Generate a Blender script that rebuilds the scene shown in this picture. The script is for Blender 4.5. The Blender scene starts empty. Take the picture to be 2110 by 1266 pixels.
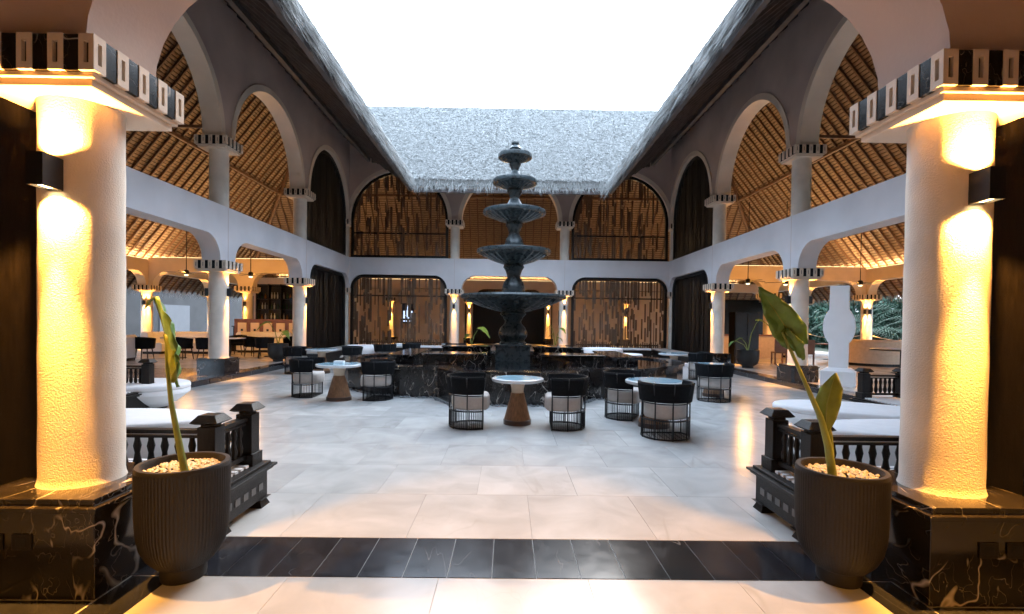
import bpy, math, random
import numpy as np
from mathutils import Matrix, Vector
random.seed(7); rng = np.random.default_rng(7)
S = bpy.context.scene
COL = S.collection
PI = math.pi
R = math.radians

# ------------------------------------------------------------------ camera
cam_d = bpy.data.cameras.new('camera'); cam = bpy.data.objects.new('camera', cam_d); COL.objects.link(cam)
yaw, pitch, roll = R(0.514), R(-0.929), R(0.730)
fw = Vector((math.sin(yaw)*math.cos(pitch), math.cos(yaw)*math.cos(pitch), math.sin(pitch)))
rt = Vector((math.cos(yaw), -math.sin(yaw), 0)); up = rt.cross(fw)
r2 = rt*math.cos(roll)+up*math.sin(roll); u2 = up*math.cos(roll)-rt*math.sin(roll)
cam.matrix_world = Matrix(((r2.x, u2.x, -fw.x, -0.061), (r2.y, u2.y, -fw.y, 0.0), (r2.z, u2.z, -fw.z, 1.6), (0, 0, 0, 1)))
cam_d.sensor_width = 36; cam_d.lens = 1025.5/2110*36; cam_d.shift_y = 47.26/2110
cam_d.clip_start = 0.05; cam_d.clip_end = 3000
S.camera = cam
# ------------------------------------------------------------------ sky, sun, exposure
SUN_EL, SUN_ROT = R(38), R(20)
W = bpy.data.worlds.new('World'); S.world = W; W.use_nodes = True
nt = W.node_tree; nt.nodes.clear()
sky = nt.nodes.new('ShaderNodeTexSky'); sky.sky_type = 'NISHITA'; sky.sun_disc = False
sky.sun_elevation = SUN_EL; sky.sun_rotation = SUN_ROT; sky.dust_density = 4.0; sky.air_density = 1.0
mixn = nt.nodes.new('ShaderNodeMix'); mixn.data_type = 'RGBA'; mixn.inputs[0].default_value = 0.72
ov = nt.nodes.new('ShaderNodeRGB'); ov.outputs[0].default_value = (10.3, 13.1, 16.6, 1)     # even overcast veil
bg = nt.nodes.new('ShaderNodeBackground'); bg.inputs['Strength'].default_value = 0.15
wo = nt.nodes.new('ShaderNodeOutputWorld')
nt.links.new(sky.outputs[0], mixn.inputs[6]); nt.links.new(ov.outputs[0], mixn.inputs[7])
nt.links.new(mixn.outputs[2], bg.inputs['Color']); nt.links.new(bg.outputs[0], wo.inputs[0])
sl = bpy.data.lights.new('sun', 'SUN'); sl.energy = 0.5; sl.angle = R(25); sl.color = (1, .96, .9)
so = bpy.data.objects.new('sun', sl); COL.objects.link(so)
so.rotation_euler = (R(90)-SUN_EL, 0, PI-SUN_ROT)
S.view_settings.view_transform = 'Standard'; S.view_settings.look = 'None'
S.view_settings.exposure = 1.82; S.view_settings.gamma = 1.0; S.view_settings.use_curve_mapping = False
S.render.engine = 'CYCLES'
S.cycles.use_denoising = True; S.cycles.use_adaptive_sampling = True; S.cycles.adaptive_threshold = .03; S.cycles.max_bounces = 7; S.cycles.diffuse_bounces = 5
S.cycles.glossy_bounces = 3; S.cycles.sample_clamp_indirect = 6.0; S.cycles.caustics_reflective = False; S.cycles.caustics_refractive = False
LAMP = (1.0, 0.43, 0.075)

# ------------------------------------------------------------------ helpers
class MB:
    def __init__(s): s.v = []; s.f = []; s.m = []; s.mi = 0
    def add(s, vs, fs):
        o = len(s.v); s.v += [tuple(x) for x in vs]
        for q in fs: s.f.append(tuple(i+o for i in q)); s.m.append(s.mi)
        return s
    def box(s, x0, x1, y0, y1, z0, z1):
        return s.add([(x0,y0,z0),(x1,y0,z0),(x1,y1,z0),(x0,y1,z0),(x0,y0,z1),(x1,y0,z1),(x1,y1,z1),(x0,y1,z1)],
                     [(0,3,2,1),(4,5,6,7),(0,1,5,4),(1,2,6,5),(2,3,7,6),(3,0,4,7)])
    def prism(s, poly, z0, z1, cap=True):
        n = len(poly)
        vs = [(x,y,z0) for x,y in poly]+[(x,y,z1) for x,y in poly]
        fs = [(i,(i+1)%n,n+(i+1)%n,n+i) for i in range(n)]
        if cap: fs += [tuple(range(n))[::-1], tuple(range(n,2*n))]
        return s.add(vs, fs)
    def frustum(s, hx0, hy0, z0, hx1, hy1, z1, cx=0, cy=0):
        return s.add([(cx-hx0,cy-hy0,z0),(cx+hx0,cy-hy0,z0),(cx+hx0,cy+hy0,z0),(cx-hx0,cy+hy0,z0),
                      (cx-hx1,cy-hy1,z1),(cx+hx1,cy-hy1,z1),(cx+hx1,cy+hy1,z1),(cx-hx1,cy+hy1,z1)],
                     [(0,3,2,1),(4,5,6,7),(0,1,5,4),(1,2,6,5),(2,3,7,6),(3,0,4,7)])
    def lathe(s, prof, n=32, cx=0, cy=0, flute=0.0, nf=0, a0=0.0, sx=1.0, sy=1.0, cap=True):
        vs = []; fs = []; k = len(prof)
        for i in range(n):
            a = a0+2*PI*i/n
            for j,(r,z) in enumerate(prof):
                rr = r
                if flute: rr = r*(1+flute*math.cos(nf*a))
                vs.append((cx+rr*math.cos(a)*sx, cy+rr*math.sin(a)*sy, z))
        for i in range(n):
            i2 = (i+1) % n
            for j in range(k-1): fs.append((i*k+j, i2*k+j, i2*k+j+1, i*k+j+1))
        if not cap: return s.add(vs, fs)
        if prof[0][0] > 1e-6: fs.append(tuple(i*k for i in range(n))[::-1])
        if prof[-1][0] > 1e-6: fs.append(tuple(i*k+k-1 for i in range(n)))
        return s.add(vs, fs)
    def tube(s, pts, r, n=6, closed=False):
        pts = [Vector(p) for p in pts]; m = len(pts)
        rs = r if isinstance(r, (list,tuple)) else [r]*m
        vs = []; fs = []; ref = None
        for i,p in enumerate(pts):
            if closed: t = pts[(i+1)%m]-pts[i-1]
            else: t = pts[min(i+1,m-1)]-pts[max(i-1,0)]
            t.normalize()
            if ref is None: ref = Vector((0,0,1)) if abs(t.z) < .9 else Vector((1,0,0))
            u = t.cross(ref); u.normalize(); w = u.cross(t); ref = w
            for j in range(n):
                a = 2*PI*j/n; q = p+(u*math.cos(a)+w*math.sin(a))*rs[i]; vs.append(q)
        for i in range(m if closed else m-1):
            i2 = (i+1) % m
            for j in range(n): j2 = (j+1) % n; fs.append((i*n+j, i*n+j2, i2*n+j2, i2*n+j))
        if not closed: fs += [tuple(range(n))[::-1], tuple(range((m-1)*n, m*n))]
        return s.add(vs, fs)
    def mesh(s, name, mats, smooth=False):
        me = bpy.data.meshes.new(name); me.from_pydata(s.v, [], s.f)
        for m in (mats if isinstance(mats, (list,tuple)) else [mats]): me.materials.append(m)
        if any(s.m): me.polygons.foreach_set('material_index', s.m)
        if smooth:
            me.polygons.foreach_set('use_smooth', [True]*len(me.polygons))
            if smooth != 'all': me.set_sharp_from_angle(angle=R(38))
        me.update(); return me
    def build(s, name, mats, parent=None, smooth=False, bevel=0, loc=None, rotz=0, kind=None, label=None):
        return put(s.mesh(name, mats, smooth), name, parent, loc, rotz, kind, label, bevel)

def put(me, name, parent=None, loc=None, rotz=0, kind=None, label=None, bevel=0):
    o = bpy.data.objects.new(name, me); COL.objects.link(o); o.parent = parent
    if loc is not None: o.location = loc
    if rotz: o.rotation_euler = (0,0,rotz)
    if kind: o['kind'] = kind
    if label: o['label'] = label
    if bevel:
        b = o.modifiers.new('bevel','BEVEL'); b.width = bevel; b.segments = 2; b.limit_method = 'ANGLE'; b.angle_limit = R(50)
    return o
def tag(o, label, cat, group=None):
    o['label'] = label; o['category'] = cat
    if group: o['group'] = group
    return o
def thing(name, label, cat, loc=(0,0,0), rotz=0, group=None):
    o = bpy.data.objects.new(name, None); COL.objects.link(o); o.location = loc; o.rotation_euler = (0,0,rotz)
    o.empty_display_size = .2
    return tag(o, label, cat, group)
def dup(root, loc, rotz, label, group=None):
    def cp(o, par):
        c = o.copy(); COL.objects.link(c); c.parent = par
        for ch in o.children: cp(ch, c)
        return c
    r = cp(root, None); r.location = loc; r.rotation_euler = (0,0,rotz); r['label'] = label
    if group: r['group'] = group
    return r

# ------------------------------------------------------------------ materials
def newmat(name):
    m = bpy.data.materials.new(name); m.use_nodes = True
    n = m.node_tree; b = n.nodes['Principled BSDF']; return m, n, b
def pos(n):
    g = n.nodes.new('ShaderNodeNewGeometry'); return g.outputs['Position']
def mat(name, col, rough=.6, var=.12, scale=6, bump=0, bscale=60, metal=0, spec=None, rand=0, stretch=None, emit=0, coord='pos'):
    m, n, b = newmat(name); L = n.links.new
    b.inputs['Roughness'].default_value = rough; b.inputs['Metallic'].default_value = metal
    if spec is not None: b.inputs['Specular IOR Level'].default_value = spec
    if coord == 'pos': src = pos(n)
    else:
        tc = n.nodes.new('ShaderNodeTexCoord'); src = tc.outputs['Object']
    if stretch:
        mp = n.nodes.new('ShaderNodeMapping'); mp.inputs['Scale'].default_value = stretch; L(src, mp.inputs[0]); src = mp.outputs[0]
    t = n.nodes.new('ShaderNodeTexNoise'); t.inputs['Scale'].default_value = scale; t.inputs['Detail'].default_value = 3; L(src, t.inputs['Vector'])
    r = n.nodes.new('ShaderNodeValToRGB'); e = r.color_ramp.elements
    e[0].position = .3; e[1].position = .72
    e[0].color = tuple(max(0, c*(1-var)) for c in col)+(1,); e[1].color = tuple(min(1, c*(1+var)) for c in col)+(1,)
    L(t.outputs['Fac'], r.inputs[0]); out = r.outputs[0]
    if rand:
        oi = n.nodes.new('ShaderNodeObjectInfo'); mr = n.nodes.new('ShaderNodeMapRange')
        mr.inputs[3].default_value = 1-rand; mr.inputs[4].default_value = 1+rand; L(oi.outputs['Random'], mr.inputs[0])
        vm = n.nodes.new('ShaderNodeVectorMath'); vm.operation = 'SCALE'; L(out, vm.inputs[0]); L(mr.outputs[0], vm.inputs['Scale']); out = vm.outputs[0]
    L(out, b.inputs['Base Color'])
    if bump:
        t2 = n.nodes.new('ShaderNodeTexNoise'); t2.inputs['Scale'].default_value = bscale; t2.inputs['Detail'].default_value = 3; L(src, t2.inputs['Vector'])
        bm = n.nodes.new('ShaderNodeBump'); bm.inputs['Strength'].default_value = bump; bm.inputs['Distance'].default_value = .02
        L(t2.outputs['Fac'], bm.inputs['Height']); L(bm.outputs[0], b.inputs['Normal'])
    if emit:
        b.inputs['Emission Color'].default_value = col+(1,); b.inputs['Emission Strength'].default_value = emit
    return m
def marble(name, base, vein, rough, scale, thin, rand=0, vmix=1.0, cloud=.25, gate_=.52):
    m, n, b = newmat(name); L = n.links.new
    b.inputs['Roughness'].default_value = rough
    src = pos(n)
    oi = n.nodes.new('ShaderNodeObjectInfo')
    if rand:      # each tile is cut from another place of the slab
        cv = n.nodes.new('ShaderNodeVectorMath'); cv.operation = 'SCALE'; cv.inputs[0].default_value = (37, 19, 23); L(oi.outputs['Random'], cv.inputs['Scale'])
        ad = n.nodes.new('ShaderNodeVectorMath'); L(src, ad.inputs[0]); L(cv.outputs[0], ad.inputs[1]); src = ad.outputs[0]
    mpg = n.nodes.new('ShaderNodeMapping'); mpg.inputs['Rotation'].default_value = (.5,.6,.75); mpg.inputs['Scale'].default_value = (1.9,.7,1.1); L(src, mpg.inputs[0])
    def ridge(sc, th, dist):
        nz = n.nodes.new('ShaderNodeTexNoise'); nz.inputs['Scale'].default_value = sc; nz.inputs['Detail'].default_value = 2.5; nz.inputs['Roughness'].default_value = .5; nz.inputs['Distortion'].default_value = dist; L(mpg.outputs[0], nz.inputs['Vector'])
        sb = n.nodes.new('ShaderNodeMath'); sb.operation = 'SUBTRACT'; sb.inputs[1].default_value = .5; L(nz.outputs['Fac'], sb.inputs[0])
        ab = n.nodes.new('ShaderNodeMath'); ab.operation = 'ABSOLUTE'; L(sb.outputs[0], ab.inputs[0])
        mr_ = n.nodes.new('ShaderNodeMapRange'); mr_.inputs[1].default_value = 0; mr_.inputs[2].default_value = th; mr_.inputs[3].default_value = 1; mr_.inputs[4].default_value = 0; L(ab.outputs[0], mr_.inputs[0]); return mr_
    ra, rb = ridge(scale*.55, thin, .5), ridge(scale*1.7, thin*.7, .3)
    hf = n.nodes.new('ShaderNodeMath'); hf.operation = 'MULTIPLY'; hf.inputs[1].default_value = .35; L(rb.outputs[0], hf.inputs[0])
    rp = n.nodes.new('ShaderNodeMath'); rp.operation = 'MAXIMUM'; L(ra.outputs[0], rp.inputs[0]); L(hf.outputs[0], rp.inputs[1])
    gate = n.nodes.new('ShaderNodeTexNoise'); gate.inputs['Scale'].default_value = scale*.55; gate.inputs['Detail'].default_value = 3; L(src, gate.inputs['Vector'])
    g2 = n.nodes.new('ShaderNodeValToRGB'); g2.color_ramp.elements[0].position = gate_; g2.color_ramp.elements[1].position = gate_+.14; L(gate.outputs['Fac'], g2.inputs[0])
    mu = n.nodes.new('ShaderNodeMath'); mu.operation = 'MULTIPLY'; L(rp.outputs[0], mu.inputs[0]); L(g2.outputs[0], mu.inputs[1])
    mu2 = n.nodes.new('ShaderNodeMath'); mu2.operation = 'MULTIPLY'; mu2.inputs[1].default_value = vmix; L(mu.outputs[0], mu2.inputs[0])
    cl = n.nodes.new('ShaderNodeTexNoise'); cl.inputs['Scale'].default_value = scale*1.6; cl.inputs['Detail'].default_value = 5; cl.inputs['Distortion'].default_value = .8; L(src, cl.inputs['Vector'])
    cr = n.nodes.new('ShaderNodeValToRGB'); cr.color_ramp.elements[0].position = .3; cr.color_ramp.elements[1].position = .7
    cr.color_ramp.elements[0].color = tuple(c*(1-cloud) for c in base)+(1,); cr.color_ramp.elements[1].color = tuple(min(1,c*(1+cloud)) for c in base)+(1,)
    L(cl.outputs['Fac'], cr.inputs[0]); out = cr.outputs[0]
    if rand:
        mr = n.nodes.new('ShaderNodeMapRange'); mr.inputs[3].default_value = 1-rand; mr.inputs[4].default_value = 1+rand; L(oi.outputs['Random'], mr.inputs[0])
        vm = n.nodes.new('ShaderNodeVectorMath'); vm.operation = 'SCALE'; L(out, vm.inputs[0]); L(mr.outputs[0], vm.inputs['Scale']); out = vm.outputs[0]
    mx = n.nodes.new('ShaderNodeMix'); mx.data_type = 'RGBA'; mx.inputs[7].default_value = vein+(1,)
    L(mu2.outputs[0], mx.inputs[0]); L(out, mx.inputs[6]); L(mx.outputs[2], b.inputs['Base Color'])
    rr = n.nodes.new('ShaderNodeMapRange'); rr.inputs[3].default_value = rough*.7; rr.inputs[4].default_value = rough*1.5; L(cl.outputs['Fac'], rr.inputs[0]); L(rr.outputs[0], b.inputs['Roughness'])
    return m
def emis(name, col, st):
    m = bpy.data.materials.new(name); m.use_nodes = True; n = m.node_tree; n.nodes.clear()
    e = n.nodes.new('ShaderNodeEmission'); e.inputs[0].default_value = col+(1,); e.inputs[1].default_value = st
    o = n.nodes.new('ShaderNodeOutputMaterial'); n.links.new(e.outputs[0], o.inputs[0]); return m
M = {}
M['stucco'] = mat('stucco', (.72,.65,.57), .8, .10, 3, .30, 110)
M['plaster'] = mat('plaster', (.70,.67,.69), .7, .10, .8, .12, 40)
M['cream'] = mat('cream_paint', (.72,.60,.49), .7, .08, 1.5, .1, 40)
M['taupe'] = mat('taupe_paint', (.52,.40,.35), .75, .15, .8, .1, 30)
M['white'] = mat('white_paint', (.88,.87,.88), .5, .03, 3)
M['black_marble'] = marble('black_marble', (.014,.012,.012), (.50,.45,.40), .12, 3.6, .011, gate_=.44)
M['black_tile'] = marble('black_marble_tile', (.018,.019,.024), (.22,.22,.22), .15, 3.2, .005, rand=.35, vmix=.6)
M['grey_tile'] = marble('grey_marble_tile', (.16,.13,.12), (.4,.36,.33), .2, 3, .015, rand=.2, vmix=.5)
M['floor'] = marble('pale_marble_tile', (.53,.525,.51), (.38,.36,.32), .16, 1.4, .02, rand=.08, vmix=.45, cloud=.12)
M['sand_tile'] = marble('sand_marble_tile', (.52,.47,.42), (.4,.34,.28), .2, 1.4, .02, rand=.08, vmix=.3, cloud=.16)
M['joint'] = mat('joint_mortar', (.42,.40,.37), .8, .1, 20)
M['dark_joint'] = mat('pale_joint', (.46,.45,.43), .7, .1, 20)
M['granite'] = marble('fountain_granite', (.042,.056,.062), (.14,.16,.17), .26, 6, .02, vmix=.4, cloud=.4)
M['matte_black'] = mat('matte_black_stone', (.010,.011,.014), .7, .2, 20, spec=.15)
M['dark_wood'] = mat('dark_wood', (.011,.0085,.0075), .45, .35, 8, .15, 60, spec=.3, stretch=(6,6,1), coord='obj')
M['screen_black'] = mat('black_bamboo', (.007,.0055,.005), .55, .4, 8, stretch=(9,9,.6))
M['bamboo'] = mat('brown_bamboo', (.125,.065,.033), .5, .6, 5, .2, 40, stretch=(14,14,.7))
M['slat'] = mat('roof_slat', (.29,.19,.115), .6, .25, 3, stretch=(2,2,9))
M['rafter'] = mat('rafter_wood', (.13,.065,.035), .5, .3, 3, rand=.25)
M['eave_wood'] = mat('eave_wood', (.085,.070,.068), .7, .3, 4)
M['underlay'] = mat('thatch_lining', (.085,.05,.03), .9, .4, 9)
M['thatch'] = mat('grey_thatch', (.24,.24,.23), .95, .35, 60, .8, 60)
M['straw'] = mat('straw_blade', (.36,.355,.34), .9, .5, 70)
M['black_metal'] = mat('black_metal', (.010,.010,.012), .4, .1, 10, spec=.3)
M['fabric_black'] = mat('charcoal_fabric', (.008,.0085,.010), .9, .2, 30, .3, 300, spec=.12)
M['cushion'] = mat('grey_cushion', (.46,.42,.39), .95, .06, 20, .2, 300)
M['white_fabric'] = mat('white_fabric', (.78,.77,.78), .9, .03, 10, .1, 200)
M['beige_fabric'] = mat('beige_fabric', (.55,.43,.32), .9, .08, 10, .1, 200)
M['table_top'] = mat('pale_table_top', (.60,.63,.66), .12, .08, 4)
M['table_disc'] = mat('blue_table_disc', (.27,.44,.54), .1, .15, 5)
M['table_wood'] = mat('table_wood', (.21,.105,.05), .45, .3, 6, stretch=(8,8,1), coord='obj')
M['table_foot'] = mat('dark_table_foot', (.06,.028,.016), .4, .2, 6)
M['brown_wood'] = mat('red_brown_wood', (.16,.06,.025), .45, .25, 5)
M['pot'] = mat('fluted_pot', (.011,.0085,.0075), .6, .2, 12, .1, 120)
M['pebble'] = mat('white_pebble', (.66,.58,.42), .7, .2, 30)
M['stone'] = mat('river_stone', (.14,.15,.16), .6, .7, 25)
M['leaf'] = mat('green_leaf', (.10,.22,.05), .42, .35, 9, .1, 60, coord='obj')
M['leaf_y'] = mat('yellow_green_leaf', (.20,.25,.03), .42, .35, 8, .1, 60, coord='obj')
M['stalk'] = mat('leaf_stalk', (.20,.24,.05), .5, .25, 6, coord='obj')
M['palm'] = mat('palm_leaf', (.028,.068,.038), .8, .4, 6, rand=.3)
M['bush'] = mat('bush_leaf', (.022,.055,.032), .8, .5, 5, rand=.3)
M['trunk'] = mat('palm_trunk', (.10,.075,.05), .9, .3, 8)
M['rope'] = mat('pale_rope', (.6,.56,.48), .9, .1, 30)
M['glow'] = emis('lamp_lens', (1.0,.72,.35), 5)
M['fan_glow'] = emis('fan_lens', (1.0,.75,.4), 1.2)
M['cove'] = emis('cove_strip', (1.0,.70,.34), 1.6)
M['screen_glow'] = emis('screen_picture', (.55,.70,1.0), .5)
M['screen_dark'] = mat('screen_glass', (.02,.025,.05), .1, .1, 5)
M['bottle_g'] = mat('green_glass', (.03,.06,.025), .08, .2, 8, coord='obj')
M['bottle_a'] = mat('amber_glass', (.25,.10,.02), .08, .2, 8, coord='obj')
M['bottle_c'] = mat('clear_glass', (.5,.5,.48), .08, .1, 8, coord='obj')
M['mat_ground'] = mat('garden_soil', (.06,.07,.04), .95, .4, 2)

# ------------------------------------------------------------------ grid of the court
X = 7.66; YS = [8.07, 13.16, 18.24]; YB = 23.33; BAY = 5.08; STEP = .13; XO = X+9.2; YR = YB+9.2
SPR_L, SOF, BEAM, SPR_U, WTOP = 3.08, 3.72, 4.50, 6.25, 9.85

def flat_profile(a, b, spr, sof, r):
    p = [(a, spr)]
    for i in range(1, 9): t = PI-i*PI/16; p.append((a+r+r*math.cos(t), sof-r+r*math.sin(t)))
    for i in range(1, 9): t = PI/2-i*PI/16; p.append((b-r+r*math.cos(t), sof-r+r*math.sin(t)))
    p[-1] = (b, spr) if abs(sof-r-spr) < 1e-4 else p[-1]
    return p
def round_profile(a, b, spr, n=28):
    c = (a+b)/2; r = (b-a)/2
    return [(c-r*math.cos(PI*i/n), spr+r*math.sin(PI*i/n)) for i in range(n+1)]
def wall_mesh(mb, spans, s0, s1, t0, t1, ztop, spr, tf):
    """a wall along s from s0 to s1 with arched openings; spans = list of profiles; tf maps (s,t,z)"""
    cur = s0
    segs = []
    for pr in spans:
        segs.append(('p', cur, pr[0][0])); segs.append(('a', pr)); cur = pr[-1][0]
    segs.append(('p', cur, s1))
    for g in segs:
        if g[0] == 'p':
            a, b = g[1], g[2]
            if b-a < 1e-3: continue
            vs = [tf(s,t,z) for z in (spr, ztop) for t in (t0,t1) for s in (a,b)]
            mb.add(vs, [(0,2,3,1),(0,1,5,4),(2,6,7,3),(0,4,6,2),(1,3,7,5),(4,5,7,6)])
        else:
            pr = g[1]; n = len(pr); vs = []; fs = []
            for s,z in pr: vs += [tf(s,t0,z), tf(s,t0,ztop), tf(s,t1,z), tf(s,t1,ztop)]
            for i in range(n-1):
                o = i*4; q = o+4
                fs += [(o,q,q+1,o+1),(o+2,o+3,q+3,q+2),(o,o+2,q+2,q),(o+1,q+1,q+3,o+3)]
            mb.add(vs, fs)
def trim_mesh(mb, pr, w, t0, t1, tf):
    """archivolt: ring round the opening"""
    n = len(pr); vs = []; fs = []
    for i in range(n):
        a = Vector(pr[max(i-1,0)]); b = Vector(pr[min(i+1,n-1)]); d = (b-a).normalized(); nrm = Vector((-d.y, d.x))
        if i in (0, n-1): nrm = Vector((-1 if i == 0 else 1, 0))
        s,z = pr[i]; so_, zo = s+nrm.x*w, z+nrm.y*w
        vs += [tf(s,t0,z), tf(so_,t0,zo), tf(s,t1,z), tf(so_,t1,zo)]
    for i in range(n-1):
        o = i*4; q = o+4
        fs += [(o,q,q+1,o+1),(o+2,o+3,q+3,q+2),(o,o+2,q+2,q),(o+1,q+1,q+3,o+3)]
    mb.add(vs, fs)

def shrink(pr, e=.016):
    c = (pr[0][0]+pr[-1][0])/2; r = (pr[-1][0]-pr[0][0])/2; k = (r-e)/r; z0 = pr[0][1]
    return [(c+(a-c)*k, z0+(z-z0)*k) for a,z in pr]

# ------------------------------------------------------------------ the ground and the floors
g = MB(); g.add([(-600,-600,-.06),(600,-600,-.06),(600,600,-.06),(-600,600,-.06)], [(0,1,2,3)])
g.build('ground', M['mat_ground'])['kind'] = 'structure'
fl = MB(); fl.box(-7.3,7.3,-6.9,YB-.3,-.05,-.006); court = fl.build('court_floor', M['joint']); court['kind'] = 'structure'
TW = .93
tm = MB(); tm.box(-TW/2+.0015,TW/2-.0015,-TW/2+.0015,TW/2-.0015,-.006,0); tile_me = tm.mesh('floor_tile', M['floor'])
half = {}
def court_tiles():
    rest = MB(); n = 0
    cells = []
    y = 3.645+TW/2; row = 0
    while y < 22.9:
        x = -7.3+TW/2+(TW/2 if row % 2 else 0) - (TW if row % 2 else 0)
        while x < 7.3+TW/2:
            cells.append((x,y)); x += TW
        y += TW; row += 1
    y = 3.075-TW/2
    while y > -1.0:
        x = -6.98+TW/2*(1 if row % 2 else 1.0)
        while x < 7.3:
            cells.append((x,y)); x += TW
        y -= TW; row += 1
    vis = []
    for x,y in cells:
        x0,x1 = max(-7.29,x-TW/2), min(7.29,x+TW/2)
        if x1-x0 < .05: continue
        if 2.0 < y < 3.1 and x1 < -2.1 or 2.0 < y < 3.1 and x0 > 2.1: continue
        vis.append((x,y,x0,x1, abs(x)/max(y-.4,.2)))
    vis.sort(key=lambda c: (c[4] > 1.15, c[1]*1.0))
    for i,(x,y,x0,x1,_) in enumerate(vis):
        if i < 290:
            if x1-x0 > TW-.01: put(tile_me, 'floor_tile', court, (x,y,0))
            else:
                key = round(x1-x0,3)
                if key not in half:
                    b = MB(); b.box(-key/2+.0015,key/2-.0015,-TW/2+.0015,TW/2-.0015,-.006,0); half[key] = b.mesh('floor_tile', M['floor'])
                put(half[key], 'floor_tile', court, ((x0+x1)/2,y,0))
        else: rest.box(x0+.0015,x1-.0015,y-TW/2+.0015,y+TW/2-.0015,-.006,0)
    if rest.v: rest.build('floor_tiling', M['floor'], court, kind='stuff')
court_tiles()
# dark marble band between the near columns, with borders round their pedestals
band = MB(); band.box(-2.36,2.36,3.08,3.64,-.02,-.004); bo = band.build('marble_band', M['dark_joint']); bo['kind'] = 'structure'
bt = MB(); bt.box(-.1375,.1375,-.277,.277,-.0025,.001); bt_me = bt.mesh('band_tile', M['black_tile'])
for i in range(17): put(bt_me, 'band_tile', bo, ((i-8)*.28, 3.36, 0))
bt2 = MB(); bt2.box(-.125,.125,-.3,.3,-.004,.001); bt2_me = bt2.mesh('border_tile', M['black_tile'])
bt3 = MB(); bt3.box(-.3,.3,-.17,.17,-.004,.001); bt3_me = bt3.mesh('border_tile', M['black_tile'])
for sx in (-1,1):
    for k in range(3): put(bt2_me, 'border_tile', bo, (sx*2.235, 2.77-k*.604, 0))
    for k in range(5): put(bt3_me, 'border_tile', bo, (sx*(2.68+k*.605), 2.62, 0))
    for k in range(5): put(bt3_me, 'border_tile', bo, (sx*(2.68+k*.605), 2.27, 0))
# raised gallery floors with a marble nosing
def gallery(name, x0, x1, y0, y1, inner):
    b = MB(); b.box(x0,x1,y0,y1,-.05,STEP-.006); o = b.build(name, M['dark_joint']); o['kind'] = 'structure'
    return o
gl = gallery('gallery_floor_left', -XO-1.2, -7.28, 3.9, YB-.3, -7.28)
gr = gallery('gallery_floor_right', 7.28, XO+1.2, 3.9, YB-.3, 7.28)
gb = gallery('gallery_floor_back', -XO-1.2, XO+1.2, YB-.3, YR+4, 0)
nos = MB(); nos.box(-.19,.19,-.49,.49,STEP-.006,STEP+.004); nos_me = nos.mesh('nosing_tile', M['black_tile'])
gt = MB(); gt.box(-.44,.44,-.44,.44,STEP-.006,STEP); gt_me = gt.mesh('gallery_tile', M['grey_tile']); gtr_me = gt.mesh('gallery_tile', M['sand_tile'])
rs = MB(); rs.box(-.004,.004,-.49,.49,.0,STEP-.008); rs_me = rs.mesh('riser_tile', M['black_tile'])
for sx,par in ((-1,gl),(1,gr)):
    for k in range(19):
        y = 4.6+k*1.0
        put(nos_me, 'nosing_tile', par, (sx*7.462, y, 0)); put(rs_me, 'riser_tile', par, (sx*7.274, y, 0))
    for i in range(11):
        for k in range(20):
            if i < 8 or k > 8: put(gt_me if sx < 0 and k < 11 and i < 5 else gtr_me, 'gallery_tile', par, (sx*(8.10+i*.884), 5.3+k*.884, 0))
for k in range(14): put(nos_me, 'nosing_tile', gb, (-6.5+k*1.0, YB-.11, 0), PI/2)

# ------------------------------------------------------------------ columns
def block_mesh(w, d, h, faces):
    """capital block with a slot sunk into the given faces (0: -y, 1: -x)"""
    b = MB(); x0,x1,y0,y1 = -w/2,w/2,-d/2,d/2
    def slot(o, u, nrm, wid):
        o,u,nrm = Vector(o),Vector(u),Vector(nrm); zv = Vector((0,0,1)); a,c = wid*.34,wid*.66; e,f_ = h*.2,h*.8
        dp = nrm*(-.022)
        P = [o, o+u*wid, o+u*wid+zv*h, o+zv*h, o+u*a+zv*e, o+u*c+zv*e, o+u*c+zv*f_, o+u*a+zv*f_]
        P += [P[i]+dp for i in (4,5,6,7)]
        b.mi = 0
        b.add(P, [(0,1,5,4),(1,2,6,5),(2,3,7,6),(3,0,4,7),(4,5,9,8),(5,6,10,9),(6,7,11,10),(7,4,8,11)])
        b.mi = 1; b.add(P[8:], [(0,1,2,3)]); b.mi = 0
    slot((x0,y0,0),(1,0,0),(0,-1,0),w)
    if 1 in faces: slot((x0,y1,0),(0,-1,0),(-1,0,0),d)
    else: b.add([(x0,y0,0),(x0,y1,0),(x0,y1,h),(x0,y0,h)], [(0,3,2,1)])
    b.add([(x1,y0,0),(x1,y1,0),(x1,y1,h),(x1,y0,h)], [(0,1,2,3)])
    b.add([(x0,y1,0),(x1,y1,0),(x1,y1,h),(x0,y1,h)], [(0,3,2,1)])
    b.add([(x0,y0,h),(x1,y0,h),(x1,y1,h),(x0,y1,h)], [(0,1,2,3)]); b.add([(x0,y0,0),(x1,y0,0),(x1,y1,0),(x0,y1,0)], [(0,3,2,1)])
    return b.mesh('capital_block', [M['cream'], M['screen_black']])
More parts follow.
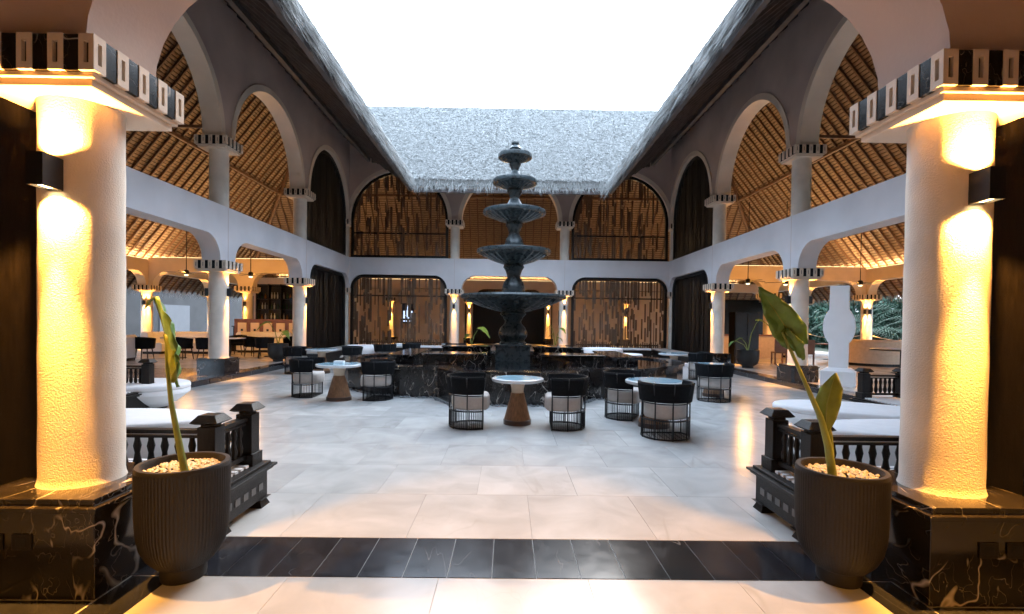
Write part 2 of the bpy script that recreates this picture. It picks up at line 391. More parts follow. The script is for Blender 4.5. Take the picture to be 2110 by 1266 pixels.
def capital(root, half, z0, zs, zt, detail, shaftmat):
    """z0 slab underside, zs slab top, zt block top"""
    sl_ = MB(); sl_.box(-half+.05,half-.05,-half+.05,half-.05,z0,z0+(zs-z0)*.6); sl_.box(-half+.025,half-.025,-half+.025,half-.025,z0+(zs-z0)*.6,zs)
    slab = sl_.build('capital_slab', M['cream'], root, bevel=.004)
    h = zt-zs; w = 2*half/9
    if detail:
        core = MB(); core.box(-half+.05,half-.05,-half+.05,half-.05,zs,zt-.004); c = core.build('capital_core', M['cream'], root)
        wm = block_mesh(w, .07, h, (0,)); cm = block_mesh(w, w, h, (0,1))
        bb = MB(); bb.box(-w/2,w/2,-.03,.035,0,h-.003); bm_ = bb.mesh('capital_block', M['black_marble'])
        for side in range(4):
            a = side*PI/2; ca,sa = math.cos(a),math.sin(a)
            for k in range(8):
                if k == 0: px,py = -half+w/2,-half+w/2; me = cm
                else: px,py = -half+w/2+k*w, -half+.035; me = wm if k % 2 == 0 else bm_
                put(me, 'capital_block', c, (px*ca-py*sa, px*sa+py*ca, zs), a)
    else:
        core = MB(); core.box(-half+.012,half-.012,-half+.012,half-.012,zs,zt-.003); core.build('capital_core', M['matte_black'], root)
        t = MB()
        for side in range(4):
            a = side*PI/2; ca,sa = math.cos(a),math.sin(a)
            for k in range(0,9,2):
                px = -half+w/2+k*w; py = -half+.02
                def cb(u0,u1,v0,v1,d0,d1):
                    vs = []
                    for z in (v0,v1):
                        for (p,q) in ((u0,d0),(u1,d0),(u1,d1),(u0,d1)): vs.append((p*ca-q*sa, p*sa+q*ca, z))
                    t.add(vs, [(0,3,2,1),(4,5,6,7),(0,1,5,4),(1,2,6,5),(2,3,7,6),(3,0,4,7)])
                y0,y1 = -half-.008,-half+.03; e = w*.36
                cb(px-w/2,px-w/2+e,zs,zt,y0,y1); cb(px+w/2-e,px+w/2,zs,zt,y0,y1)
                cb(px-w/2+e,px+w/2-e,zs,zs+h*.26,y0,y1); cb(px-w/2+e,px+w/2-e,zt-h*.26,zt,y0,y1)
        t.build('capital_blocks', M['cream'], root, kind='stuff')
def column(name, label, loc, D, zb, zslab, ztile, zt, half, ped=None, group=None, detail=False, shaft='stucco'):
    t = thing(name, label, 'column', loc, 0, group)
    if ped:
        ph, hh = ped
        b = MB(); b.box(-ph,ph,-ph,ph,0,hh*.88)
        p = b.build('pedestal', M['black_marble'], t, bevel=.004)
        c = MB(); c.box(-ph-.018,ph+.018,-ph-.018,ph+.018,hh*.88,hh*.93); c.box(-ph+.015,ph-.015,-ph+.015,ph-.015,hh*.93,hh)
        c.build('pedestal_cap', M['black_marble'], p, bevel=.004)
    b = MB(); r = D/2
    n = 12; prof = [(r*1.05,zb),(r*1.02,zb+.02)]+[(r*(1.0+.008*math.sin(i*2.1)), zb+.05+(zslab-zb-.1)*i/n) for i in range(n+1)]+[(r*1.02,zslab)]
    b.lathe(prof, 40 if detail else 24)
    b.build('shaft', M[shaft], t, smooth=True)
    capital(t, half, zslab, ztile, zt, detail, shaft)
    return t
SIDE = {-1:'left', 1:'right'}
GL = 'round white columns with slotted capitals'
for s in (-1,1):
    column('column', 'thick stucco column closest to the viewer at the %s edge, lit gold by its wall lamp' % SIDE[s], (s*2.76,3.19,0), .43, .565, 2.90, 2.97, 3.17, .385, (.39,.565), 'pair of near columns', True)
NTH = {8.07:'third', 13.16:'second', 18.24:'first'}
for s in (-1,1):
    for y in YS:
        nm = {8.07:'mostly hidden behind the near column', 13.16:'second back from the viewer', 18.24:'beside the dark screen near the back corner'}[y]
        column('column', 'ground floor white column on black marble pedestal, %s arcade, %s' % (SIDE[s], nm), (s*X,y,STEP), .47, .43, 2.80-STEP, 2.87-STEP, SPR_L-STEP, .40, (.355,.43), GL)
        column('column', 'upper storey white column standing on the %s beam, %s' % (SIDE[s], nm), (s*X,y,BEAM), .46, 0, 5.96-BEAM, 6.03-BEAM, SPR_U-BEAM, .40, None, GL)
    column('column', 'slim lower pilaster in the back %s corner of the court' % SIDE[s], (s*X,YB,STEP), .34, 0, 2.80-STEP, 2.87-STEP, SPR_L-STEP, .27, None, GL)
    column('column', 'slim upper pilaster in the back %s corner of the court' % SIDE[s], (s*X,YB,BEAM), .34, 0, 5.96-BEAM, 6.03-BEAM, SPR_U-BEAM, .27, None, GL)
    column('column', 'lower white column of the back wall just %s of the fountain' % SIDE[s], (s*2.56,YB,STEP), .44, .40, 2.80-STEP, 2.87-STEP, SPR_L-STEP, .40, (.34,.40), GL)
    column('column', 'upper white column of the back wall just %s of the fountain' % SIDE[s], (s*2.56,YB,BEAM), .44, 0, 5.96-BEAM, 6.03-BEAM, SPR_U-BEAM, .40, None, GL)
    for x,nm in ((2.56,'seen through the middle opening'),(7.62,'seen through the lower bamboo screen'),(12.2,'behind the gallery end')):
        column('column', 'gold lit column of the far rear row on the %s, %s' % (SIDE[s], nm), (s*x,YR,STEP), .44, .40, 2.80-STEP, 2.87-STEP, SPR_L-STEP, .40, (.34,.40), GL)
    for y,nm in ((13.16,'foremost'),(18.24,'second from the front'),(YB,'third from the front'),(28.4,'fourth from the front')):
        column('column', 'outer row column along the %s gallery edge, %s' % (SIDE[s], nm), (s*XO,y,STEP), .47, .40, 2.80-STEP, 2.87-STEP, SPR_L-STEP, .40, (.34,.40), GL)
    column('column', 'column in the middle of the cross arcade closing the %s gallery' % SIDE[s], (s*12.2,YB,STEP), .44, .40, 2.80-STEP, 2.87-STEP, SPR_L-STEP, .40, (.34,.40), GL)

# ------------------------------------------------------------------ arcade walls
PW = .34    # half pier width above a capital
def tf_side(s): return lambda a,t,z: (s*(X+t), a, z)
tf_back = lambda a,t,z: (a, YB+t, z)
for s in (-1,1):
    ys = [3.2]+YS+[YB]
    lo = MB(); spans = [flat_profile(ys[i]+PW, ys[i+1]-(PW if i < 3 else .24), SPR_L, SOF, SOF-SPR_L) for i in range(4)]
    wall_mesh(lo, spans, 3.5, YB+.22, -.24, .24, BEAM-.002, SPR_L, tf_side(s))
    aw = thing('arcade_wall', '%s side arcade wall, white lower beam and taupe upper arches under thatch' % SIDE[s], 'wall', (0,0,0), 0, 'arcade walls round the court')
    lo.build('lower_beam', M['plaster'], aw, smooth=True)
    for y in YS:
        j = MB(); xj = s*(X-.24); j.box(min(xj,xj-s*.003),max(xj,xj-s*.003),y-.005,y+.005,SPR_L+.02,BEAM-.01); j.build('beam_joint_shade', M['taupe'], aw)  # darker strip put in for the shadow line of the joint
    hi = MB(); spu = [round_profile(ys[i]+.30, ys[i+1]-(.30 if i < 3 else .22), SPR_U) for i in range(4)]
    wall_mesh(hi, spu, 3.5, YB+.21, -.22, .22, 10.0, SPR_U, tf_side(s))
    hi.build('upper_wall', M['taupe'], aw, smooth=True)
    for pr in spu:
        tr = MB(); trim_mesh(tr, shrink(pr), .18, -.245, .245, tf_side(s)); 
        # sits just proud of the opening
        tr.build('arch_trim', M['cream'], aw, smooth=True)
aw = thing('arcade_wall', 'back arcade wall behind the fountain, white beam with three flat arches below', 'wall', (0,0,0), 0, 'arcade walls round the court')
xs = [-X,-2.56,2.56,X]
lo = MB(); spans = [flat_profile(xs[i]+(PW if i else .26), xs[i+1]-(PW if i < 2 else .26), SPR_L, SOF, SOF-SPR_L) for i in range(3)]
wall_mesh(lo, spans, -X+.24, X-.24, -.22, .22, BEAM-.004, SPR_L, tf_back)
lo.build('lower_beam', M['plaster'], aw, smooth=True)
for x in (-2.56,2.56):
    j = MB(); j.box(x-.005,x+.005,YB-.223,YB-.22,SPR_L+.02,BEAM-.01); j.build('beam_joint_shade', M['taupe'], aw)  # joint shade drawn as a darker strip on the beam face
hi = MB(); spu = [round_profile(xs[i]+(.30 if i else .26), xs[i+1]-(.30 if i < 2 else .26), SPR_U) for i in range(3)]
wall_mesh(hi, spu, -X+.22, X-.22, -.20, .20, 10.0, SPR_U, tf_back)
hi.build('upper_wall', M['taupe'], aw, smooth=True)
for pr in spu:
    tr = MB(); trim_mesh(tr, shrink(pr), .18, -.225, .225, tf_back); tr.build('arch_trim', M['cream'], aw, smooth=True)
# outer and rear arcades, cross arcades closing the galleries
for s in (-1,1):
    ow = MB(); yo = [8.07,13.16,18.24,YB,28.4,YR]
    wall_mesh(ow, [flat_profile(yo[i]+PW, yo[i+1]-PW, SPR_L, SOF, SOF-SPR_L) for i in range(5)], 8.07, YR+.2, -.2, .2, 4.25, SPR_L, lambda a,t,z: (s*(XO+t), a, z))
    o = ow.build('outer_arcade', M['cream'], smooth=True); tag(o, 'low outer arcade of flat arches along the %s gallery edge' % SIDE[s], 'wall', 'low outer arcades')
    cw = MB(); wall_mesh(cw, [flat_profile(X+.5, 12.2-PW, SPR_L, SOF, SOF-SPR_L), flat_profile(12.2+PW, XO-.4, SPR_L, SOF, SOF-SPR_L)], X+.25, XO-.21, -.2, .2, 4.35, SPR_L, lambda a,t,z: (s*a, YB+t, z))
    o = cw.build('cross_arcade', M['cream'], smooth=True); tag(o, 'brown shaded cross arcade closing the %s gallery at its far end' % SIDE[s], 'wall', 'cross arcades')
rw = MB(); xr = [-XO,-12.2,-7.62,-2.56,2.56,7.62,12.2,XO]
wall_mesh(rw, [flat_profile(xr[i]+PW, xr[i+1]-PW, SPR_L, SOF, SOF-SPR_L) for i in range(7)], -XO+.25, XO-.25, -.2, .2, 4.25, SPR_L, lambda a,t,z: (a, YR+t, z))
o = rw.build('rear_arcade', M['cream'], smooth=True); tag(o, 'rear arcade of flat arches far behind the back wall', 'wall')
# front arch wall over the near columns
fwl = thing('front_arch_wall', 'taupe arch wall springing from the two near capitals across the top corners', 'wall')
fm = MB(); spf = [flat_profile(-6.9,-3.02,3.17,3.95,.78), flat_profile(-2.50,2.50,3.17,3.95,.78), flat_profile(3.02,6.9,3.17,3.95,.78)]
wall_mesh(fm, spf, -7.6, 7.6, 2.90, 3.46, 8.2, 3.17, lambda a,t,z: (a,t,z))
fm.build('arch_wall', M['taupe'], fwl, smooth=True)
for s in (-1,1):
    t = thing('timber_screen', 'dark timber plank screen filling the bay beside the near %s column' % SIDE[s], 'screen', (0,0,0), 0, 'dark timber screens by the near columns')
    for k in range(12):
        x0 = 3.02+k*.325
        zt = 3.60 if 0 < k < 11 else 3.30
        b = MB(); b.box(min(s*x0,s*(x0+.315)), max(s*x0,s*(x0+.315)), 3.22,3.25+.01*(k%2),0.0,zt); b.build('plank', M['dark_wood'], t)
lw = MB(); lw.box(-13,13,-7.2,-7.0,0,9); lw.box(-13.2,-13,-7.2,3.0,0,9); lw.box(13,13.2,-7.2,3.0,0,9)
tag(lw.build('lobby_wall', M['taupe']), 'plain taupe lobby walls behind the viewer', 'wall')

# ------------------------------------------------------------------ thatched roofs on a ring plan
EAVE_D, RIDGE_D, OUT_D = -3.88, 2.88, 10.4
def zsec(d): return 9.95+.83*d if d <= RIDGE_D else 9.95+.83*RIDGE_D-1.25*(d-RIDGE_D)
class Roof:
    def __init__(s, kind):
        s.k = kind; s.eave = EAVE_D if kind != 'front' else -3.25
    def P(s, a, d, off=0):
        z = zsec(d)+off
        if s.k == 'left': return (-(X+d), a, z)
        if s.k == 'right': return (X+d, a, z)
        if s.k == 'back': return (a, YB+d, z)
        return (a, 3.2-d, z)
    def rng(s, d):
        if s.k in ('left','right'): return (max(3.2-d,-1.0) if d < 4.2 else -1.0, YB+d)
        if s.k == 'back': return (-(X+d), X+d)
        return (-(X+max(d,-3.25)), X+max(d,-3.25))
    def drange(s, a):
        lo = s.eave
        if s.k in ('left','right'): lo = max(lo, a-YB, 3.2-a if a < 7.3 else lo)
        else: lo = max(lo, abs(a)-X)
        return lo
roof_lab = {'left':'left thatched roof, dark underside with slats and rafters over the left gallery', 'right':'right thatched roof, dark underside with slats and rafters over the right gallery',
            'back':'back thatched roof, pale grey straw slope rising behind the fountain', 'front':'front thatched roof above the viewer'}
def build_blades(name, B, T, Wd, mat_, parent):
    """B base points, T tips, Wd half width vectors: n x 3 arrays -> thin triangles"""
    n = len(B); v = np.empty((n*3,3), np.float32); v[0::3] = B-Wd; v[1::3] = B+Wd; v[2::3] = T
    me = bpy.data.meshes.new(name); me.vertices.add(n*3); me.vertices.foreach_set('co', v.ravel())
    me.loops.add(n*3); me.loops.foreach_set('vertex_index', np.arange(n*3, dtype=np.int32))
    me.polygons.add(n); me.polygons.foreach_set('loop_start', np.arange(0,n*3,3,dtype=np.int32))
    me.materials.append(mat_); me.update(calc_edges=True); me.validate()
    return put(me, name, parent, kind='stuff')
for kind in ('left','right','back','front'):
    rf = Roof(kind); root = thing('thatched_roof', roof_lab[kind], 'roof', (0,0,0), 0, 'thatched roofs round the court')
    # thatch body
    TH = .30
    b = MB()
    ds = [rf.eave+i*(RIDGE_D-rf.eave)/10 for i in range(11)]+[RIDGE_D+i*(OUT_D-RIDGE_D)/8 for i in range(1,9)]
    NA = 30
    for lay,off in ((0,.12),(1,.12+TH)):
        vs = []; fs = []
        for d in ds:
            a0,a1 = rf.rng(d)
            for j in range(NA+1):
                x,y,z = rf.P(a0+(a1-a0)*j/NA, d, off); vs.append((x,y,z))
        for i in range(len(ds)-1):
            for j in range(NA):
                q = (i*(NA+1)+j, i*(NA+1)+j+1, (i+1)*(NA+1)+j+1, (i+1)*(NA+1)+j); fs.append(q if lay else q[::-1])
        b.mi = lay; b.add(vs, fs)
    b.mi = 1
    for d,inn in ((ds[0],1),(ds[-1],0)):
        a0,a1 = rf.rng(d); vs = [rf.P(a0,d,.12),rf.P(a1,d,.12),rf.P(a1,d,.12+TH),rf.P(a0,d,.12+TH)]; b.add(vs, [(0,1,2,3)])
    th = b.build('thatch', [M['underlay'], M['thatch']], root)
    # fringe along the court eave
    a0,a1 = rf.rng(rf.eave); n = int((a1-a0)*(420 if kind != 'front' else 60))
    A = rng.uniform(a0,a1,n); off = rng.uniform(.04,.46,n); ln = rng.uniform(.16,.50,n)*(1+.45*np.sin(A*9.1)*np.sin(A*3.7+1))*(.5 if kind == 'back' else .85); dd = rng.uniform(0,.22,n)
    Bp = np.array([rf.P(A[i], rf.eave+dd[i], off[i]) for i in range(n)]); 
    Tp = np.array([rf.P(A[i]+rng.normal(0,.07), rf.eave-ln[i]*.75*rng.uniform(.2,1.1), off[i]-ln[i]*rng.uniform(.25,.85)) for i in range(n)])
    Wd = np.zeros((n,3)); ax = 1 if kind in ('left','right') else 0; Wd[:,ax] = rng.uniform(.006,.014,n); Wd[:,2] = rng.normal(0,.006,n)
    build_blades('thatch_fringe', Bp, Tp, Wd, M['straw'], root)
    if kind == 'back':     # loose straw over the slope that is seen from the court
        n = 110000
        D_ = rf.eave+(RIDGE_D-rf.eave+.05)*rng.random(n); A = rng.uniform(-1,1,n)*(X+D_)
        ln = rng.uniform(.14,.34,n)
        Bp = np.stack([A, YB+D_, 9.95+.83*D_+.42+rng.uniform(-.05,.03,n)], 1)
        Tp = np.stack([A+rng.normal(0,.09,n), YB+D_-ln*.75, 9.95+.83*(D_-ln*.75)+.42+rng.uniform(.0,.10,n)], 1)
        Wd = np.stack([rng.uniform(.006,.013,n), rng.normal(0,.005,n), rng.normal(0,.006,n)], 1)
        build_blades('straw', Bp, Tp, Wd, M['straw'], root)
    elif kind != 'front':  # outer eave fringe, seen under the outer arches
        a0,a1 = rf.rng(OUT_D); n = int((a1-a0)*120)
        A = rng.uniform(a0,a1,n); off = rng.uniform(.0,.46,n); ln = rng.uniform(.15,.4,n)
        Bp = np.array([rf.P(A[i], OUT_D-.05, off[i]) for i in range(n)]); Tp = np.array([rf.P(A[i]+rng.normal(0,.06), OUT_D+.02, off[i]-ln[i]) for i in range(n)])
        Wd = np.zeros((n,3)); Wd[:,1] = rng.uniform(.006,.014,n)
        build_blades('outer_fringe', Bp, Tp, Wd, M['straw'], root)
    if kind == 'front': continue
    # slats
    sl_ = MB()
    def slat(d, w):
        a0,a1 = rf.rng(d); q = []
        for dd,oo in ((d-w/2,.065),(d+w/2,.065),(d+w/2,.09),(d-w/2,.09)):
            q += [rf.P(a0,dd,oo), rf.P(a1,dd,oo)]
        sl_.add(q, [(0,1,3,2),(2,3,5,4),(4,5,7,6),(6,7,1,0)])
    d = rf.eave+.1
    while d < RIDGE_D-.05: slat(d,.075); d += .125
    sl_.build('eave_slats', M['eave_wood'], root, kind='stuff'); sl_ = MB()
    d = RIDGE_D+.05
    while d < OUT_D-.05: slat(d,.052); d += .088
    sl_.build('roof_slats', M['slat'], root, kind='stuff')
    # rafters
    a = (4.0 if kind != 'back' else -XO-.9); end = YR+1.0 if kind != 'back' else XO+.9
    def rafter(a, d0, d1, w=.055, dep=.13, name='rafter', m_='rafter'):
        n = 2; vs = []
        for dd in (d0,d1):
            for (aa,oo) in ((a-w/2,.063),(a+w/2,.063),(a+w/2,.063-dep),(a-w/2,.063-dep)): vs.append(rf.P(aa,dd,oo))
        r_ = MB(); r_.add(vs, [(0,1,5,4),(1,2,6,5),(2,3,7,6),(3,0,4,7),(0,3,2,1),(4,5,6,7)])
        return r_.build(name, M[m_], root)
    while a < end:
        lo_ = rf.drange(a)
        if lo_ < RIDGE_D-.3: rafter(a, lo_+.03, RIDGE_D-.02, m_='eave_wood')
        lo2 = max(lo_, RIDGE_D)
        if lo2 < OUT_D-.4: rafter(a, lo2+.03, OUT_D-.03)
        a += .48
    for d,w,dep in ((5.6,.10,.22),(RIDGE_D,.16,.36),(-1.5,.13,.30),(rf.eave+.12,.10,.22)):
        a0,a1 = rf.rng(d); vs = []
        zc = zsec(d)-.07
        pu = MB()
        for aa in (a0+.1,a1-.1):
            for dd,zz in ((d-w/2,zc),(d+w/2,zc),(d+w/2,zc-dep*.6),(d-w/2,zc-dep*.6)):
                p = rf.P(aa,dd,0); vs.append((p[0],p[1],zz))
        pu.add(vs, [(0,1,5,4),(1,2,6,5),(2,3,7,6),(3,0,4,7),(0,3,2,1),(4,5,6,7)])
        pu.build('purlin', M['rafter' if d > 0 else 'eave_wood'], root)
    if kind != 'back':
        for y in (14.2,):     # tie beam
            tb = MB(); s = -1 if kind == 'left' else 1
            xa,xb = sorted((s*(X+.3), s*(X+7.2))); tb.box(xa,xb,y-.03,y+.03,6.95,7.03); tb.build('tie_beam', M['rafter'], root)
        hp = MB(); hp.tube([rf.P(YB+OUT_D-.3,OUT_D-.3,-.1), rf.P(YB+RIDGE_D,RIDGE_D,-.1)], .10, 6); hp.build('hip_rafter', M['rafter'], root)
# ------------------------------------------------------------------ lamps
def point(name, loc, e, r=.03, parent=None):
    l = bpy.data.lights.new(name,'POINT'); l.energy = e; l.color = LAMP; l.shadow_soft_size = r
    o = bpy.data.objects.new(name, l); COL.objects.link(o); o.location = loc; o.parent = parent; return o
def make_sconce(w, h, d, e, label, loc, rotz, group='wall lamps on the columns', two=False, cone=96, beam=4.0):
    """open-ended box on a column, light leaves up and down; local -y points away from the column"""
    t = thing('wall_lamp', label, 'lamp', loc, rotz, group)
    b = MB(); th = .008
    b.box(-w/2,w/2,-d,-d+th,-h/2,h/2); b.box(-w/2,-w/2+th,-d+th,0,-h/2,h/2); b.box(w/2-th,w/2,-d+th,0,-h/2,h/2); b.box(-w/2+th,w/2-th,-th,0,-h/2,h/2)
    b.build('lamp_body', M['black_metal'], t)
    g_ = MB(); g_.box(-w/2+.012,w/2-.012,-d+.012,-.012,-h*.5+.012,-h*.5+.022); g_.build('lamp_lens', M['glow'], t)
    if not two:
        point('lamp_light', (0,-d/2,0), e*1.6, .02, t); return t
    for sgn in (1,-1):
        l = bpy.data.lights.new('lamp_light','SPOT'); l.energy = e; l.color = LAMP; l.spot_size = R(cone); l.spot_blend = .35; l.shadow_soft_size = .02
        o = bpy.data.objects.new('lamp_light', l); COL.objects.link(o); o.parent = t
        o.location = (0,-d/2,sgn*(h/2+.006)); o.rotation_euler = (0 if sgn < 0 else PI,0,0)
    l = bpy.data.lights.new('lamp_beam','SPOT'); l.energy = e*beam; l.color = LAMP; l.spot_size = R(38); l.spot_blend = .8; l.shadow_soft_size = .02
    o = bpy.data.objects.new('lamp_beam', l); COL.objects.link(o); o.parent = t; o.location = (0,-d*.8,-h/2-.008); o.rotation_euler = (R(-1.0),0,0)
    return t
def sconce_at(col, rad, ang, z, e, label, w=.1, h=.2, d=.1, group='wall lamps on the columns', two=True, cone=62, beam=4.0):
    """ang: world direction the lamp faces"""
    x = col[0]+math.cos(ang)*(rad+.004); y = col[1]+math.sin(ang)*(rad+.004)
    return make_sconce(w,h,d,e,label,(x,y,z),ang+PI/2,group,two,cone,beam)
for s in (-1,1):
    sconce_at((s*2.76,3.19), .215, R(-90)-s*R(6), 2.43, 82, 'square black wall lamp glowing up and down on the near %s column' % SIDE[s], .085, .185, .15, 'wall lamps on the near columns', True, 135, 4.2)
    for y,nm in zip(YS, ('behind the near column','second back','by the dark screen')):
        sconce_at((s*X,y), .235, 0 if s < 0 else PI, 2.28, 42, 'small lamp on the court side of the %s arcade column %s' % (SIDE[s],nm))
        sconce_at((s*X,y), .235, PI if s < 0 else 0, 2.28, 42, 'small lamp on the gallery side of the %s arcade column %s' % (SIDE[s],nm))
    sconce_at((s*2.56,YB), .22, -PI/2, 2.28, 40, 'small lamp on the back wall column just %s of the fountain' % SIDE[s])
    for x,nm in ((2.56,'seen through the middle opening'),(7.62,'behind the lower bamboo screen'),(12.2,'behind the gallery end')):
        sconce_at((s*x,YR), .22, -PI/2, 2.28, 60, 'lamp on the rear row column on the %s, %s' % (SIDE[s],nm))
    for y,nm in ((13.16,'foremost'),(18.24,'second'),(YB,'third'),(28.4,'fourth')):
        sconce_at((s*XO,y), .235, (PI if s > 0 else 0)+s*R(40), 2.28, 60, 'lamp facing the court on the %s outer row column, %s from the front' % (SIDE[s],nm))
        sconce_at((s*XO,y), .235, -PI/2-s*R(10), 2.28, 60, 'lamp facing the viewer on the %s outer row column, %s from the front' % (SIDE[s],nm))
    sconce_at((s*12.2,YB), .22, -PI/2, 2.28, 24, 'lamp on the cross arcade column of the %s gallery' % SIDE[s])
for s in (-1,1):  # lobby lamps added out of view as warm fill for the front faces
    column('column', 'stucco lobby column behind the viewer on the %s' % SIDE[s], (s*2.9,-2.4,0), .43, .565, 2.90, 2.97, 3.17, .385, (.39,.565), 'pair of lobby columns behind the viewer')
    sconce_at((s*2.9,-2.4), .215, R(90), 2.5, 115, 'added unseen lamp on the lobby column behind the viewer on the %s' % SIDE[s], .1, .19, .135, 'added lamps on the lobby columns', True, 168, .2)
# cove strips on top of the low arcades, washing the roof slats
def cove(label, loc, length, rotz, e, tilt):
    t = thing('cove_strip', label, 'lamp', loc, rotz, 'cove strips on the low arcades')
    b = MB(); b.box(-length/2,length/2,-.04,.04,0,.03); b.build('strip_housing', M['plaster'], t)
    b = MB(); b.box(-length/2+.02,length/2-.02,-.015,.015,.03,.042); b.build('strip_lens', M['cove'], t)
    l = bpy.data.lights.new('strip_light','AREA'); l.shape = 'RECTANGLE'; l.size = length; l.size_y = .08; l.energy = e; l.color = (1,.66,.32)
    o = bpy.data.objects.new('strip_light', l); COL.objects.link(o); o.parent = t; o.location = (0,0,.06); o.rotation_euler = (PI+tilt,0,0)
for s in (-1,1):
    cove('glowing strip on top of the %s outer arcade' % SIDE[s], (s*(XO-.1),20.5,4.252), 23, PI/2 if s < 0 else -PI/2, 150, R(-25))
    cove('glowing strip on top of the %s cross arcade' % SIDE[s], (s*12.4,YB,4.352), 8, 0, 80, 0)
cove('glowing strip on top of the rear arcade', (0,YR-.1,4.252), 30, 0, 300, R(25))

# ------------------------------------------------------------------ bamboo screens
def frame_profile(pr, z0): return [(pr[0][0]+.004,z0)]+[(a,z) for a,z in shrink(pr,.006)]+[(pr[-1][0]-.004,z0)]
def zat(pr, s):
    for i in range(len(pr)-1):
        if pr[i][0] <= s <= pr[i+1][0]:
            t = (s-pr[i][0])/max(1e-6,pr[i+1][0]-pr[i][0]); return pr[i][1]+(pr[i+1][1]-pr[i][1])*t
    return pr[0][1]
def strips(mb, a, b, zlo, top, tf, dens, rngz, ymin=-.04, ymax=.04, wmin=.035, wmax=.10):
    s = a
    while s < b:
        w = random.uniform(wmin,wmax)
        if random.random() < dens:
            zt = top(s+w/2); z = zt-random.uniform(0,.04)
            while z > zlo+.1:
                ln = random.uniform(*rngz); zb = max(zlo, z-ln); t = random.uniform(ymin,ymax); th = .008
                vs = [tf(ss,tt,zz) for zz in (zb,z) for (ss,tt) in ((s,t),(s+w,t),(s+w,t+th),(s,t+th))]
                mb.add(vs, [(0,3,2,1),(4,5,6,7),(0,1,5,4),(1,2,6,5),(2,3,7,6),(3,0,4,7)])
                z = zb-(random.uniform(.02,.5) if random.random() < .6 else random.uniform(.5,1.2))
        s += w*random.uniform(.9,1.25)
def screen(label, pr, z0, tf, bars, dens, rngz, mat_, fr_mat, group, upper=False, wmin=.035, wmax=.10):
    t = thing('bamboo_screen', label, 'screen', (0,0,0), 0, group)
    f = MB(); fp = frame_profile(pr, z0); trim_mesh(f, fp, -.12, -.09, .05, tf)
    a,b = pr[0][0],pr[-1][0]
    f.build('screen_frame', fr_mat, t)
    sill = MB(); sill.add([tf(s,q,z) for z in (z0,z0+.12) for (s,q) in ((a+.1,-.085),(b-.1,-.085),(b-.1,.045),(a+.1,.045))], [(0,3,2,1),(4,5,6,7),(0,1,5,4),(1,2,6,5),(2,3,7,6),(3,0,4,7)])
    sill.build('screen_sill', fr_mat, t)
    for z,h in bars:
        bb = MB(); bb.add([tf(s,q,zz) for zz in (z,z+h) for (s,q) in ((a+.1,-.02),(b-.1,-.02),(b-.1,.03),(a+.1,.03))], [(0,3,2,1),(4,5,6,7),(0,1,5,4),(1,2,6,5),(2,3,7,6),(3,0,4,7)])
        bb.build('screen_bar', fr_mat, t)
    if mat_ is M['screen_black']:
        bk = MB(); vs = []
        for s_,z_ in fp: vs += [tf(s_,.052,z_), tf(s_,.060,z_), tf(s_,.052,z0), tf(s_,.060,z0)]
        k_ = len(fp); bk.add(vs, [q for i in range(k_-1) for q in ((i*4,i*4+2,i*4+6,i*4+4),(i*4+1,i*4+5,i*4+7,i*4+3))]); bk.build('added_backing', mat_, t)  # black sheet added so no light shows between the strips
    m = MB(); strips(m, a+.12, b-.12, z0+.12, lambda s: zat(pr,s)-.12, tf, dens, rngz, wmin=wmin, wmax=wmax)
    m.build('bamboo_strips', mat_, t, kind='stuff')
    return t
lo_pr = [flat_profile(xs[i]+(PW if i else .26), xs[i+1]-(PW if i < 2 else .26), SPR_L, SOF, SOF-SPR_L) for i in range(3)]
up_pr = [round_profile(xs[i]+(.31 if i else .27), xs[i+1]-(.31 if i < 2 else .27), SPR_U) for i in range(3)]
for i,nm in ((0,'left'),(2,'right')):
    screen('brown bamboo screen in dark frame, lower %s bay of the back wall' % nm, lo_pr[i], STEP, tf_back, ((2.72,.06),), .74 if i else .52, (.5,1.5), M['bamboo'], M['dark_wood'], 'back wall bamboo screens')
    screen('brown bamboo screen in dark frame, upper %s bay of the back wall' % nm, up_pr[i], BEAM, tf_back, ((5.62,.07),), .56, (.4,1.6), M['bamboo'], M['dark_wood'], 'back wall bamboo screens', True)
for s in (-1,1):
    pl = flat_profile(18.24+PW, YB-.24, SPR_L, SOF, SOF-SPR_L); pu_ = round_profile(18.24+.31, YB-.23, SPR_U)
    screen('black bamboo screen closing the lower %s bay next to the back corner' % SIDE[s], pl, STEP, tf_side(s), (), .97, (2.0,4.0), M['screen_black'], M['screen_black'], 'black side screens', wmin=.06, wmax=.14)
    screen('black bamboo screen closing the upper %s bay next to the back corner' % SIDE[s], pu_, BEAM, tf_side(s), (), .97, (2.0,5.0), M['screen_black'], M['screen_black'], 'black side screens', True, wmin=.06, wmax=.14)
def fence(label, x0, x1, y, z0, h):
    t = thing('picket_fence', label, 'fence', (0,0,0), 0, 'low picket fences before the bamboo screens')
    m = MB(); x = x0
    while x < x1: m.box(x,x+.045,y,y+.02,z0,z0+h*random.uniform(.86,1.0)); x += .10
    m.build('pickets', M['bamboo'], t, kind='stuff')
    for z in (z0+.15,z0+h*.7):
        b = MB(); b.box(x0,x1,y+.021,y+.05,z,z+.05); b.build('rail', M['dark_wood'], t)
fence('low picket fence before the lower left bamboo screen', -6.9, -3.1, YB-.30, STEP, .62)
fence('low picket fence before the lower right bamboo screen', 3.1, 6.9, YB-.30, STEP, .62)

